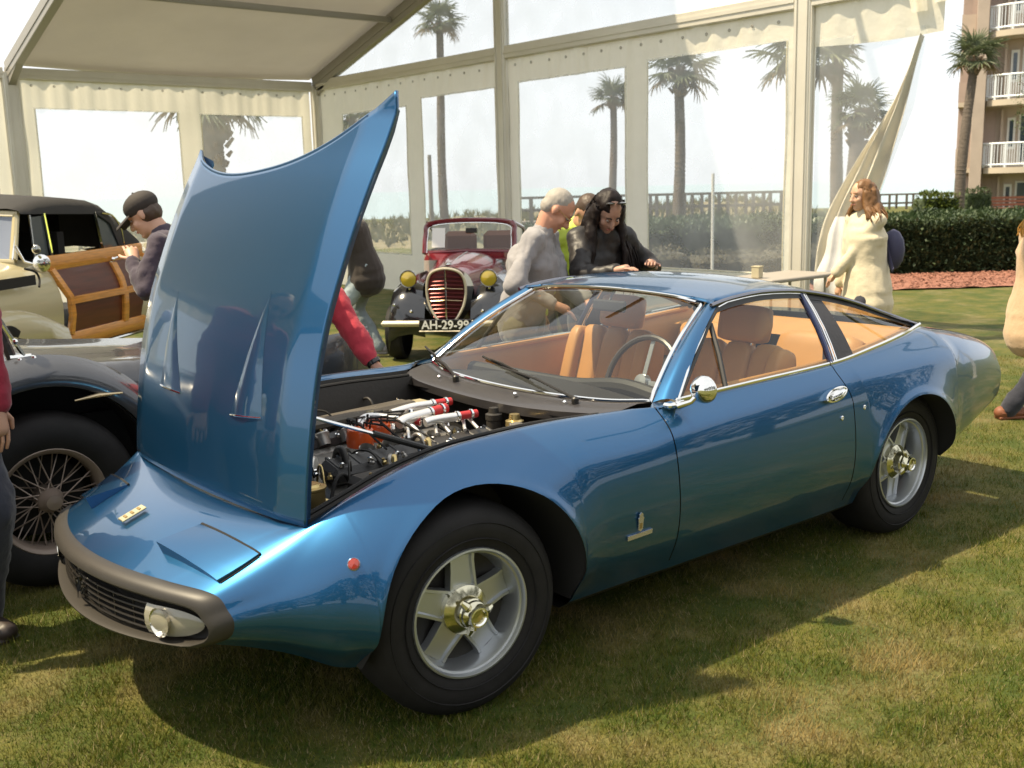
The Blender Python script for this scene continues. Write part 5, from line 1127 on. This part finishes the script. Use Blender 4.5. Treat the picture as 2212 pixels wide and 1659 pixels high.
for k in range(13):
    z = .41+k*.037; wd_ = .165*math.sqrt(max(.05, 1-((z-.68)/.36)**2)); b = B(); b.tube([(gx_(y_, z)-.007, y_, z-.02*abs(y_)*3) for y_ in np.linspace(-wd_, wd_, 7)], .005, 4); b.build('grille_bar', mat('grille_bar_maroon', (.16, .03, .03), .3, .5), fc)
for (zz_, wd_) in ((.60, .15), (.71, .16)): b = B(); b.tube([(gx_(y_, zz_)-.012, y_, zz_-.06*abs(y_)) for y_ in np.linspace(-wd_, wd_, 9)], .004, 4); b.build('grille_garland', mat('brass_trim', (.6, .48, .3), .3, .9), fc)
for sg in (-1, 1):      # separate black front wings with a rounded outline
    rows = []
    for s_ in np.linspace(0, 1, 16):
        t = -.35+1.55*s_*PI/2*1.15; x = .28-.42*math.cos(t*.9); z = .38+.36*math.sin(min(PI*.62, max(-.4, t)))
        rows.append([(x, sg*.22, z*.95), (x-.01, sg*.36, z+.02), (x-.02, sg*.48, z+.0), (x, sg*.56, z-.05), (x+.02, sg*.585, z-.16)])
    lf(rows, 'front_wing', fblk, fc)
    b = B(); b.box((.5, sg*.42, .55), (.9, .24, .5), None, .1); b.build('wing_apron', fblk, fc)
    b = B(); b.lathe([(.0, .09), (.035, .085), (.065, .05), (.080, 0), (.083, -.012), (.078, -.02)], (-.02, sg*.385, .79), (1, 0, 0), 22); hl = b.build('headlamp', fblk, fc)
    b = B(); b.lathe([(.076, .014), (.05, .026), (0, .033)], (-.02, sg*.385, .79), (-1, 0, 0), 22); b.build('lens', yel, hl); b = B(); b.lathe([(.076, .012), (.083, .018), (.085, .01)], (-.02, sg*.385, .79), (-1, 0, 0), 22); b.build('lamp_ring', chrome, hl)
    b = B(); b.cyl((-.0, sg*.385, .70), (.02, sg*.37, .58), .014); b.build('lamp_stalk', chrome, fc)
    b = B(); b.ball((-.13, sg*.43, .445), (.02, .03, .028), 10); b.build('indicator', mat('orange_lens', (.7, .18, .02), .2), fc)
    b = B(); 
    for yy, zz in ((.50, .56), (.34, .50)): b.ball((-.16, sg*yy, zz), .017, 8)
    b.build('wing_stud', chrome, fc)
    b = B(); b.box((-.20, sg*.40, .385), (.04, .44, .055), None, .015); b.box((-.222, sg*.40, .385), (.012, .44, .02), None, .004); b.build('bumper', creamt, fc)
    plain_wheel(fc, (.16, sg*.60 if sg > 0 else sg*.60, .27), sg, .27, .14, mar)
    plain_wheel(fc, (2.1, sg*.60, .27), sg, .27, .14, mar)
b = B(); b.box((-.235, .0, .375), (.012, .50, .105), None, .004); pl = b.build('number_plate', fblk, fc)
def text(s, size, par, M4, m_, ext=.002, name='plate_lettering'):
    cu = bpy.data.curves.new('t', 'FONT'); cu.body = s; cu.size = size; cu.extrude = ext; cu.offset = size*.018; cu.align_x = 'CENTER'; cu.align_y = 'CENTER'
    o = bpy.data.objects.new('t', cu); COL.objects.link(o); dg_ = bpy.context.evaluated_depsgraph_get(); me = bpy.data.meshes.new_from_object(o.evaluated_get(dg_)); bpy.data.objects.remove(o); me.materials.clear(); me.materials.append(m_)
    q = bpy.data.objects.new(name, me); COL.objects.link(q); q.parent = par; q.matrix_local = M4; return q
text('AH-29-99', .112, pl, Matrix(((0, 0, -1, -.243), (-1, 0, 0, 0), (0, 1, 0, .374), (0, 0, 0, 1))), mat('plate_white', (.8, .78, .7), .5))
b = B(); b.tube([(-.24, y_, .318) for y_ in (-.25, .25)], .006, 4); b.build('plate_frame', creamt, pl)
# cabin
CB = [(.95, .40), (1.15, .50), (1.5, .56), (2.0, .56), (2.5, .50), (2.9, .40)]
b = B(); b.grid([[(x, -w_, .42), (x, -w_, .75), (x, -w_*.98, .97)] for x, w_ in CB]); b.grid([[(x, w_, .42), (x, w_, .75), (x, w_*.98, .97)] for x, w_ in CB]); b.grid([[(.95, y_, .90), (1.12, y_, .985)] for y_ in (-.45, -.2, 0, .2, .45)]); b.build('cabin_body', mar, fc, 60)
def arcw(z0, z1, n_=10): return [(1.13+.10*(z-z0)/(z1-z0), z) for z in np.linspace(z0, z1, n_)]
fp = crom([(1.10, -.475, .96), (1.17, -.47, 1.15), (1.21, -.42, 1.265), (1.22, 0, 1.295), (1.21, .42, 1.265), (1.17, .47, 1.15), (1.10, .475, .96)], 5)
b = B(); b.tube(fp, .028, 8); b.tube([(1.10, -.475, .965), (1.08, 0, .985), (1.10, .475, .965)], .02, 8); b.build('windscreen_frame', mar, fc)
b = B(); b.tube([(q.x-.024, q.y*.94, .985+(q.z-.985)*.92) for q in fp], .005, 5); b.build('windscreen_trim', chrome, fc)
b = B(); b.add([tuple(q) for q in fp], [tuple(range(len(fp)))]); b.build('windscreen', glass, fc, 0)
b = B(); b.grid([[(x, y_, 1.295-.06*(abs(y_)/.45)**3-.03*((x-1.2)/1.6)**2) for y_ in np.linspace(-.46, .46, 9)] for x in np.linspace(1.21, 1.45, 4)]); b.build('roof_header', mat('hood_cloth', (.30, .26, .18), .85), fc, 60)
b = B(); b.tube([(1.2, -.45, 1.27), (1.6, -.5, 1.2), (2.2, -.52, 1.0)], .02, 6); b.tube([(1.2, .45, 1.27), (1.6, .5, 1.2), (2.2, .52, 1.0)], .02, 6); b.build('side_rail', mar, fc)
b = B(); b.add([(1.12, .26, 1.02), (1.12, .40, 1.02), (1.18, .40, 1.22), (1.18, .26, 1.22)], [(0, 1, 2, 3)]); b.build('entry_card', mat('paper_white', (.8, .79, .74), .7), fc, 0)
b = B(); b.box((1.45, 0, .93), (.3, .9, .1), None, .03); b.box((1.8, .22, .98), (.14, .36, .36), None, .05); b.box((1.8, -.22, .98), (.14, .36, .36), None, .05); b.build('seats', mat('brown_seat', (.16, .06, .03), .5), fc)
b = B(); b.box((1.16, -.02, 1.19), (.02, .12, .05), None, .006); b.build('rear_view_mirror', black, fc)
b = B(); b.ball((-.02, 0, .925), (.10, .03, .018), 8); b.tube([(-.05, 0, .90), (.5, 0, .955), (1.0, 0, .98)], .005, 4); b.build('bonnet_mascot', chrome, fc)
b = B(); b.box((1.6, 0, .38), (2.6, .95, .14)); b.build('chassis', matblk, fc)
# ================================================================== PEOPLE
def skinm(n_, c): return mat('skin_'+n_, c, .5, bump=.05, bscale=160, var=.08, vscale=14)
def remesh(b, name, mats, par, vox, sm=4, fold=0., fscale=9., seed=0):
    me = bpy.data.meshes.new(name); me.from_pydata(b.v, [], b.f); me.update()
    o = bpy.data.objects.new(name, me); COL.objects.link(o)
    r = o.modifiers.new('r', 'REMESH'); r.mode = 'VOXEL'; r.voxel_size = vox
    s_ = o.modifiers.new('s', 'SMOOTH'); s_.factor = .5; s_.iterations = sm
    dg_ = bpy.context.evaluated_depsgraph_get(); m2 = bpy.data.meshes.new_from_object(o.evaluated_get(dg_)); bpy.data.objects.remove(o)
    m2.name = name; m2.materials.clear()
    for m_ in (mats if isinstance(mats, (list, tuple)) else [mats]): m2.materials.append(m_)
    if fold:
        n_ = len(m2.vertices); co = np.empty(n_*3, 'f'); m2.vertices.foreach_get('co', co); co = co.reshape(-1, 3); no = np.empty(n_*3, 'f'); m2.vertices.foreach_get('normal', no); no = no.reshape(-1, 3)
        d = np.array([noise.noise(Vector((q[0]*fscale, q[1]*fscale, q[2]*fscale*.55+seed)))+.5*abs(noise.noise(Vector((q[0]*fscale*2.3, q[1]*fscale*2.3, q[2]*fscale*2.0+seed)))) for q in co.tolist()])
        m2.vertices.foreach_set('co', (co+no*(d*fold)[:, None]).astype('f').ravel())
    m2.update(); m2.shade_smooth(); q = bpy.data.objects.new(name, m2); COL.objects.link(q); q.parent = par; return q
def ik(a, c, l1, l2, pole):
    d = c-a; D = min(d.length, (l1+l2)*.999); d = d.normalized(); k = (l1*l1-l2*l2+D*D)/(2*D); h = math.sqrt(max(0, l1*l1-k*k)); p_ = pole-d*pole.dot(d); p_ = p_.normalized(); return a+d*k+p_*h, a+d*D
def hand(b, w_, d, up, s=1., curl=.5):
    d = d.normalized(); s_ = d.cross(up).normalized(); up = s_.cross(d)
    b.cap(w_, w_+d*.075*s, .026*s, .030*s, 10, s_, 1.35)
    for k, (o, l_) in enumerate(((-.033, .066), (-.011, .076), (.011, .072), (.032, .056))):
        p0 = w_+d*.085*s+s_*o*s; p1 = p0+(d-up*.25*curl).normalized()*l_*.5*s; p2 = p1+(d-up*1.1*curl).normalized()*l_*.5*s; b.cap(p0, p1, .0088*s, .0080*s, 7); b.cap(p1, p2, .0080*s, .0066*s, 7)
    t0 = w_+d*.02*s-s_*.033*s; t1 = t0+(d*.7-s_*.8-up*.3).normalized()*.036*s; t2 = t1+(d-s_*.2-up*.4).normalized()*.034*s; b.cap(t0, t1, .0125*s, .010*s, 8); b.cap(t1, t2, .010*s, .0075*s, 8)
def person(label, xy, head_deg, H=1.75, lean=10., hp=30., hyaw=0., hL=None, hR=None, side=0., feet=((.06, .12), (-.06, -.12)), skin=(.50, .27, .17), top=None, topm=None, pants=None, shoe=None, hair=None, hairm=None, bulk=1., female=False, coat=0., sleeve=1., extra=None, hip=0., vis=True, bend=0., stoop=0.):
    f = Vector((math.cos(math.radians(head_deg)), math.sin(math.radians(head_deg)), 0)); l_ = Vector((-f.y, f.x, 0)); Z = Vector((0, 0, 1)); k = H/1.75
    t = thing('person', label, 'person', (xy[0], xy[1], 0)); O = Vector((xy[0], xy[1], 0))
    hipc = Z*(.93*k-stoop)-f*(.10*math.sin(math.radians(lean))+hip); la = math.radians(lean); tdir = (Z*math.cos(la)+f*math.sin(la)+l_*side).normalized(); tf = (f*math.cos(la)-Z*math.sin(la))
    waist = hipc+tdir*.16*k; chest = hipc+tdir*.36*k+tf*bend*.0; sh = hipc+tdir*.50*k+tf*bend; nb = sh+tdir*.045*k
    sw_ = (.185 if not female else .160)*k*(.5+.5*bulk); sL, sR = sh+l_*sw_, sh-l_*sw_
    ha = math.radians(hp); hf0 = (f*math.cos(math.radians(hyaw))+l_*math.sin(math.radians(hyaw))); hu = (Z*math.cos(ha*.8)+hf0*math.sin(ha*.8)).normalized(); hd = (hf0*math.cos(ha)-Z*math.sin(ha)).normalized(); hu = (hu-hd*hu.dot(hd)).normalized(); hs = hu.cross(hd)
    hc = nb+(tdir*.55+hu*.5).normalized()*.165*k+hd*.02; S = k
    def hpnt(a, s_, u): return hc+hd*a*S+hs*s_*S+hu*u*S
    R3 = Matrix((hd, hs, hu)).transposed(); b = B()
    b.ball(hpnt(-.008, 0, .030), (.096*S, .077*S, .092*S), 18, R3); b.ball(hpnt(.022, 0, -.045), (.066*S, .060*S, .080*S), 16, R3); b.ball(hpnt(.064, 0, -.100), (.024*S, .028*S, .022*S), 10, R3)
    b.cap(hpnt(.088, 0, .012), hpnt(.110, 0, -.034), .010*S, .0155*S, 8); b.ball(hpnt(.094, .014, -.038), .010*S, 8); b.ball(hpnt(.094, -.014, -.038), .010*S, 8); b.cap(hpnt(.080-.008*female, .034, .028), hpnt(.080-.008*female, -.034, .028), .014*S, .014*S, 8)
    for s_ in (-1, 1): b.ball(hpnt(.060, s_*.040, -.030), (.026*S, .024*S, .026*S), 10, R3); b.ball(hpnt(-.008, s_*.079, -.005), (.020*S, .009*S, .034*S), 10, R3)
    b.cap(hpnt(.080, .020, -.066), hpnt(.080, -.020, -.066), .010*S, .010*S, 8)
    b.cap(nb-tdir*.04, hpnt(-.018, 0, -.05), (.060 if not female else .048)*k, (.056 if not female else .046)*k, 12)
    PX = lambda q: (lambda d: (round(1106+CAMF*d.dot(RR)/d.dot(F_)), round(829.5-CAMF*d.dot(UU)/d.dot(F_))))(q+O-Vector((CX, CY, CZ)))
    print('PERSON', label[:40], 'head', PX(hc), 'crown', PX(hc+hu*.12), 'chin', PX(hpnt(.07, 0, -.11)), 'sh', PX(sh), 'hip', PX(hipc))
    # torso, limbs
    B0 = bulk; b.cap(hipc, waist, .115*k*B0, .105*k*B0, 14, l_, 1.25); b.cap(waist, chest, .105*k*B0, .115*k*B0, 14, l_, 1.3); b.cap(chest, sh-tdir*.06, .115*k*B0, .09*k*B0, 14, l_, 1.45)
    lp = []
    arms = []
    for s_, shp, tg in ((1, sL, hL), (-1, sR, hR)):
        tgt = (Vector(tg)-O) if tg is not None else shp-Z*.56*k+f*.06+l_*s_*.06
        pole = -f*.8-Z*.35+l_*s_*.7 if tg is not None else -f
        el, wr_ = ik(shp, tgt, .30*k, .26*k, pole); arms.append((shp, el, wr_, s_)); b.cap(shp, el, .046*k, .037*k, 10); b.cap(el, wr_, .037*k, .027*k, 10)
    legs = []
    for s_, ft in zip((1, -1), feet):
        hj = hipc+l_*s_*.09*k-Z*.03; an = f*ft[0]+l_*ft[1]+Z*.09; kn, an2 = ik(hj, an, .45*k, .43*k, f+l_*s_*.15); legs.append((hj, kn, an2)); b.cap(hj, kn, .082*k*B0, .052*k, 12); b.cap(kn, an2, .052*k, .036*k, 12); b.cap(an2-Z*.04-f*.03, an2-Z*.045+f*.12, .038, .034, 8)
    me_b = remesh(b, 'body', skinm(skin if isinstance(skin, str) else '%02d' % int(skin[0]*100), skin), t, .009, 3)
    hb = B()
    for shp, el, wr_, s_ in arms:
        d = (wr_-el).normalized(); up = Z if abs(d.z) < .8 else f
        hand(hb, wr_, d, up if s_ < 0 else up, k*(1. if not female else .88), .6)
    hm_ = hb.mesh('hand', me_b.data.materials[0], 60)
    # join the hands to the body mesh so the figure stays one surface object
    import bmesh
    bb = bmesh.new(); bb.from_mesh(me_b.data); bb.from_mesh(hm_); bb.to_mesh(me_b.data); bb.free(); me_b.data.shade_smooth()
    # face details
    eyem = mat('eye_white', (.28, .23, .20), .3); iris = mat('eye_dark', (.02, .015, .01), .2); lip = mat('lip_'+str(int(skin[0]*100)), (skin[0]*.85, skin[1]*.55, skin[2]*.6), .4)
    for s_ in (-1, 1):
        e = B(); e.ball(hpnt(.079, s_*.031, .003), (.0105*S, .0105*S, .007*S), 10, R3); eo = e.build('eye', eyem, t); e = B(); e.ball(hpnt(.086, s_*.031, .001), .0058*S, 8); e.build('iris', iris, eo)
        e = B(); e.cap(hpnt(.094, s_*.018, .030), hpnt(.082, s_*.048, .030), .0045*S, .003*S, 6); e.build('eyebrow', hairm, t)
    e = B(); e.cap(hpnt(.090, .018, -.066), hpnt(.090, -.018, -.066), .006*S, .006*S, 6); e.build('lips', lip, t)
    # clothes
    g = .022; T2 = B(); T2.cap(hipc-Z*(.02+coat*.5)*k, waist, (.135+.03*bool(coat))*k*B0, .128*k*B0, 16, l_, 1.25)
    if coat: T2.cap(hipc-Z*(coat+.06)*k, hipc, (.178)*k*B0, .145*k*B0, 16, l_, 1.22)
    T2.cap(waist, chest, .128*k*B0, .138*k*B0, 16, l_, 1.3); T2.cap(chest, sh-tdir*.055, .136*k*B0, .105*k*B0, 16, l_, 1.5); T2.cap(sL-l_*.08, sL, .078*k, .070*k, 12); T2.cap(sR+l_*.08, sR, .078*k, .070*k, 12)
    T2.cap(sh-tdir*.02, nb+tdir*.012, .088*k, .068*k, 12)
    for shp, el, wr_, s_ in arms: T2.cap(shp, el, .068*k, .056*k, 12); T2.cap(el, el.lerp(wr_, .93*sleeve), .056*k, .044*k, 12)
    tm = remesh(T2, top, topm, t, .014, 3, .028 if not coat else .013, 9 if not coat else 6, seed=xy[0]*3)
    P2 = B(); P2.cap(hipc-Z*.04, hipc+tdir*.08, .125*k*B0, .118*k*B0, 16, l_, 1.25)
    for hj, kn, an2 in legs: P2.cap(hj, kn, .100*k*B0, .076*k, 14); P2.cap(kn, an2-Z*.02, .076*k, .066*k, 14)
    remesh(P2, 'trousers', pants, t, .016, 3, .024, 8, seed=xy[1])
    for hj, kn, an2 in legs: q = B(); q.cap(an2-Z*.045-f*.05, an2-Z*.050+f*.15, .045, .038, 10, l_, 1.05); q.box(tuple(an2-Z*.078+f*.05), (.25, .085, .02), Matrix((f, l_, Z)).transposed(), .006); q.build('shoe', shoe or mat('shoe_dark', (.03, .02, .015), .5), t)
    # hair and extras
    if hair == 'short':
        q = B(); q.ball(hpnt(-.020, 0, .040), (.092*S, .0795*S, .088*S), 18, R3); q.ball(hpnt(-.050, 0, -.005), (.056*S, .072*S, .064*S), 14, R3); remesh(q, 'hair', hairm, t, .007, 1, .0015, 60)
    if hair == 'cap':
        q = B(); q.ball(hpnt(-.030, 0, -.005), (.076*S, .080*S, .070*S), 16, R3); remesh(q, 'hair', hairm, t, .008, 2, .006, 40)
        q = B(); q.ball(hpnt(-.010, 0, .058), (.108*S, .092*S, .078*S), 20, R3); c_ = remesh(q, 'cap', topm if extra is None else extra, t, .008, 2)
        q = B(); q.grid([[hpnt(.06+a*.115, s_*.082*(1-.25*a*a), .052-.028*a-.030*(s_*s_)*.9) for s_ in np.linspace(-1, 1, 11)] for a in np.linspace(0, 1, 6)]); q.build('cap_peak', extra, c_, 60, solid=.004)
        q = B(); q.ball(hpnt(-.01, 0, .136), .008, 8); q.build('cap_button', extra, c_)
    if hair in ('long', 'bob'):
        q = B(); q.ball(hpnt(-.026, 0, .040), (.098*S, .087*S, .092*S), 18, R3)
        ln = .40 if hair == 'long' else .13
        base = Matrix((hd, hs, hu)).transposed(); rs_ = random.Random(int(H*100))
        for j in range(34 if hair == 'long' else 22):
            a = (j/(33. if hair == 'long' else 21.)-.5)*2*2.25; p0 = hpnt(-.03-.075*math.cos(a), .088*math.sin(a), .03); dn = (-Z*1.0-tf*.10*math.cos(a)); p1 = hpnt(-.03-.095*math.cos(a), .104*math.sin(a), -.07)
            q.cap(p0, p1, .022*S, .023*S, 6); L2 = ln*rs_.uniform(.8, 1.05); p2 = p1+dn.normalized()*L2*.5+l_*.05*math.sin(a)+Vector((rs_.uniform(-.012, .012), rs_.uniform(-.012, .012), 0)); p3 = p2-Z*L2*.5+Vector((rs_.uniform(-.02, .02), rs_.uniform(-.02, .02), 0)); q.cap(p1, p2, .023*S, .022*S, 6); q.cap(p2, p3, .022*S, .010*S, 6)
        remesh(q, 'hair', hairm, t, .010, 1, .014, 26)
        q = B()
        for j in range(130 if hair == 'long' else 60):
            a = rs_.uniform(-2.4, 2.4); p0 = hpnt(-.03-.085*math.cos(a), .098*math.sin(a), .02+.05*rs_.random()); p1 = hpnt(-.03-.112*math.cos(a), .122*math.sin(a), -.08); p2 = p1-Z*ln*.55+l_*.07*math.sin(a)+Vector((rs_.uniform(-.025, .025), rs_.uniform(-.025, .025), 0)); p3 = p2-Z*ln*.5*rs_.uniform(.6, 1.1)+Vector((rs_.uniform(-.03, .03), rs_.uniform(-.03, .03), 0)); q.tube(crom([p0, p1, p2, p3], 3), [.004]*9+[.001], 4)
        tag(q.build('hair_strands', hairm, t), kind='stuff')
    return t, hpnt, dict(hc=hc, f=f, l=l_, nb=nb, sh=sh, sL=sL, sR=sR, hipc=hipc, arms=arms, tf=tf, O=O, chest=chest, tdir=tdir)
cloth = lambda n_, c, **k: mat(n_, c, .85, bump=.3, bscale=60, var=.12, vscale=5, sheen=.2, **k)
grey = cloth('grey_wool', (.26, .25, .255)); navy = cloth('dark_denim', (.02, .022, .035)); olive = cloth('khaki_twill', (.17, .16, .12)); blackc = mat('black_leather', (.016, .013, .012), .5, bump=.2, bscale=22); darkbr = cloth('dark_brown_jacket', (.030, .022, .017)); denim = cloth('faded_denim', (.30, .36, .38)); crim = cloth('crimson_fleece', (.27, .010, .028)); redj = cloth('red_shell', (.50, .035, .055)); plum = cloth('dark_plum_jacket', (.040, .028, .045)); hv = mat('hi_vis_yellow', (.60, .72, .12), .7, bump=.2, bscale=20); crc = cloth('cream_coat', (.62, .55, .40)); tanc = cloth('tan_coat', (.52, .36, .22))
blond = mat('grey_blond_hair', (.33, .30, .26), .6, bump=.6, bscale=120, stretch=(1, 1, .3)); blackh = mat('black_hair', (.014, .009, .008), .55, spec=.25, bump=.3, bscale=140); brown_ = mat('auburn_hair', (.17, .08, .025), .5, bump=.6, bscale=110, stretch=(1, 1, .3)); dkh = mat('dark_brown_hair', (.06, .035, .02), .5)
p1, hp1, i1 = person('smiling grey haired man in a grey sweater and glasses leaning over the car roof', (2.08, 1.34), -56, 1.66, 15, 44, 14, stoop=.02, hL=(2.25, 1.0, .98), hR=(1.98, .98, .99), skin=(.52, .26, .17), top='sweater', topm=grey, pants=olive, hair='short', hairm=blond, bulk=1.05)
gl_ = B()
for s_ in (-1, 1): gl_.tube([hp1(.100, s_*.034+.022*math.cos(a), .002+.018*math.sin(a)) for a in np.linspace(0, 2*PI, 13)[:-1]], .0016, 4, closed=True); gl_.tube([hp1(.098, s_*.056, .008), hp1(.0, s_*.082, .010)], .0016, 4)
gl_.build('glasses', mat('brass_fitting', (.6, .46, .2), .3, .9), p1)
p2, hp2, i2 = person('young woman with long black hair and a black leather jacket looking down into the coupe', (2.62, 1.32), -108, 1.62, 16, 44, -4, hL=(2.72, .95, 1.16), hR=(2.38, .90, 1.15), skin=(.42, .24, .17), top='jacket', topm=blackc, pants=navy, hair='long', hairm=blackh, bulk=.92, female=True)
sg_ = B()
for s_ in (-1, 1): sg_.ball(hp2(.050, s_*.036, .118), (.028, .030, .010), 10)
sg_.build('sunglasses', mat('dark_lens', (.02, .02, .02), .08, 0, 1.), p2)
person('person in a hi-vis yellow top bending behind the grey haired man', (3.08, 2.18), -100, 1.74, 40, 50, 0, hL=(2.9, 1.8, .7), hR=(2.6, 1.8, .7), top='vest', topm=hv, pants=navy, hair='short', hairm=dkh)
person('man in a dark brown jacket and faded jeans bending away by the maroon car', (3.74, 5.72), 140, 1.70, 16, 40, 0, hL=(3.3, 6.0, 1.0), hR=(3.5, 6.2, 1.0), coat=.08, feet=((.10, .10), (-.12, -.10)), top='jacket', topm=darkbr, pants=denim, shoe=mat('grey_shoe', (.3, .29, .28), .6), hair='short', hairm=dkh, bulk=1.1)
p5, hp5, i5 = person('person in a bright red jacket bending over the engine bay behind the raised bonnet', (.50, 1.62), -62, 1.70, 50, 60, 0, hL=(.98, 1.14, .70), hR=(.45, 1.1, .75), skin=(.40, .20, .13), top='jacket', topm=redj, pants=navy, hair='short', hairm=dkh, bulk=1.08, sleeve=.9)
wr5 = i5['arms'][0][2]; el5 = i5['arms'][0][1]; w_ = B(); d5 = (wr5-el5).normalized(); w_.lathe([(.034, -.012), (.037, -.008), (.037, .008), (.034, .012)], wr5-d5*.012, d5, 16); w_.build('wristwatch', mat('watch_dark', (.05, .05, .05), .2, .6), p5)
person('man in a black baseball cap and dark plum jacket leaning toward the wooden car door', (.95, 2.98), 140, 1.84, 36, 30, 0, hL=(.52, 3.12, 1.24), stoop=.07, skin=(.55, .32, .22), top='jacket', topm=plum, pants=navy, hair='cap', hairm=dkh, extra=mat('cap_cloth', (.035, .028, .024), .8, bump=.2, bscale=80))
p7, hp7, i7 = person('woman with auburn hair in a cream coat walking past the tent opening', (5.50, 1.27), 158, 1.60, 5, 6, 0, hL=(5.33, 1.52, .80), feet=((.22, .07), (-.24, -.07)), skin=(.58, .34, .22), top='coat', topm=crc, pants=navy, hair='bob', hairm=brown_, female=True, bulk=1.12, coat=.14)
b = B(); o7 = i7['sL']; b.tube([i7['sR']+Vector((0, 0, .09)), i7['chest']-i7['l']*.02-i7['f']*.17, i7['hipc']+i7['l']*.22-i7['f']*.06+Vector((0, 0, .08))], .007, 6, sx=4, side=(0, 0, 1)); b.ball(i7['hipc']-i7['f']*.22+Vector((0, 0, .22)), (.09, .09, .16), 12); tag(b.build('shoulder_bag', mat('bag_navy', (.04, .04, .09), .6), p7))
person('person in a tan coat walking out of the frame at the right edge', (5.37, -.07), -35, 1.50, 3, 4, 0, feet=((.14, .07), (-.18, -.07)), skin=(.58, .34, .22), top='coat', topm=tanc, pants=navy, shoe=mat('brown_boot', (.20, .07, .03), .6), hair='bob', hairm=mat('ginger_hair', (.42, .22, .05), .5, bump=.5, bscale=110), female=True, bulk=1.1, coat=.22)
person('person in a crimson fleece standing at the left edge beside the coupe', (-1.08, .98), -75, 1.74, 10, 25, 0, hL=(-.87, .85, .78), feet=((.05, .10), (-.05, -.10)), skin=(.5, .3, .2), top='fleece', topm=crim, pants=navy, hair='short', hairm=dkh, bulk=1.15)
# ================================================================== GRASS BLADES near the camera (nobody could count them)
rg = np.random.RandomState(3)
def blades(n_, d0, d1, hgt, wid, dens_pow=1.6):
    # spread over the wedge of lawn in front of the camera
    dep = d0+(d1-d0)*rg.rand(n_)**dens_pow; lat = (rg.rand(n_)*2-1)*(.62*dep+.25)
    x = CX+FH.x*dep+R_.x*lat; y = CY+FH.y*dep+R_.y*lat
    cl = np.sin(x*7.1+2*np.sin(y*3.3))*np.sin(y*8.7+1.7*np.sin(x*4.1))+.6*np.sin(x*23+y*5)*np.sin(y*19-x*7)
    h = hgt*(.5+rg.rand(n_)*.9)*np.clip(1+.45*cl, .45, 1.9); a = rg.rand(n_)*2*PI; w_ = wid*(.7+.6*rg.rand(n_)); la = rg.rand(n_)*2*PI; ll = h*(.2+.9*rg.rand(n_))
    base = np.stack([x, y, np.full(n_, -.002)], 1); s_ = np.stack([np.cos(a), np.sin(a), np.zeros(n_)], 1)*w_[:, None]; tip = np.stack([x+np.cos(la)*ll, y+np.sin(la)*ll, h], 1)
    v = np.empty((n_*3, 3)); v[0::3] = base-s_; v[1::3] = base+s_; v[2::3] = tip; return v
def grassobj(name, v, m_, label):
    n_ = len(v)//3; me = bpy.data.meshes.new(name); me.vertices.add(len(v)); me.vertices.foreach_set('co', v.astype('f').ravel()); me.loops.add(len(v)); me.loops.foreach_set('vertex_index', np.arange(len(v), dtype='i')); me.polygons.add(n_); me.polygons.foreach_set('loop_start', np.arange(0, len(v), 3, dtype='i')); me.polygons.foreach_set('loop_total', np.full(n_, 3, 'i')); me.update(); me.validate(); me.materials.append(m_)
    o = bpy.data.objects.new(name, me); COL.objects.link(o); return tag(o, label, 'grass', kind='stuff')
def blademat(name, ca, cb, cs, lo, hi):
    m = bpy.data.materials.new(name); m.use_nodes = True; t = m.node_tree; n = t.nodes; l = t.links; p = n['Principled BSDF']; p.inputs['Roughness'].default_value = .6; p.inputs['Specular IOR Level'].default_value = .2
    tc_ = n.new('ShaderNodeTexCoord'); out = None
    def nf(sc, a, b_, det=4):
        q = n.new('ShaderNodeTexNoise'); q.inputs['Scale'].default_value = sc; q.inputs['Detail'].default_value = det; l.new(tc_.outputs['Object'], q.inputs['Vector']); r = n.new('ShaderNodeMapRange'); r.inputs['From Min'].default_value = a; r.inputs['From Max'].default_value = b_; l.new(q.outputs['Fac'], r.inputs['Value']); return r.outputs[0]
    x = n.new('ShaderNodeMix'); x.data_type = 'RGBA'; x.inputs['A'].default_value = (*ca, 1); x.inputs['B'].default_value = (*cb, 1); l.new(nf(35, .38, .62, 2), x.inputs['Factor'])
    y = n.new('ShaderNodeMix'); y.data_type = 'RGBA'; y.inputs['B'].default_value = (*cs, 1); l.new(x.outputs['Result'], y.inputs['A']); l.new(nf(1.7, lo, hi, 6), y.inputs['Factor']); l.new(y.outputs['Result'], p.inputs['Base Color'])
    tr = n.new('ShaderNodeBsdfTranslucent'); l.new(y.outputs['Result'], tr.inputs['Color']); ms = n.new('ShaderNodeMixShader'); ms.inputs[0].default_value = .25; l.new(p.outputs[0], ms.inputs[1]); l.new(tr.outputs[0], ms.inputs[2]); l.new(ms.outputs[0], n['Material Output'].inputs['Surface']); return m
g1 = blademat('blade_green', (.052, .092, .008), (.14, .135, .020), (.27, .20, .07), .50, .66)
g2 = blademat('blade_straw', (.22, .18, .075), (.34, .28, .15), (.30, .24, .12), .4, .6)
grassobj('grass', blades(330000, 2.2, 9.5, .022, .0016), g1, 'short green lawn grass under and around the coupe')
grassobj('dry_grass', blades(60000, 2.2, 8, .017, .0016), g2, 'scattered dry straw coloured blades in the lawn')
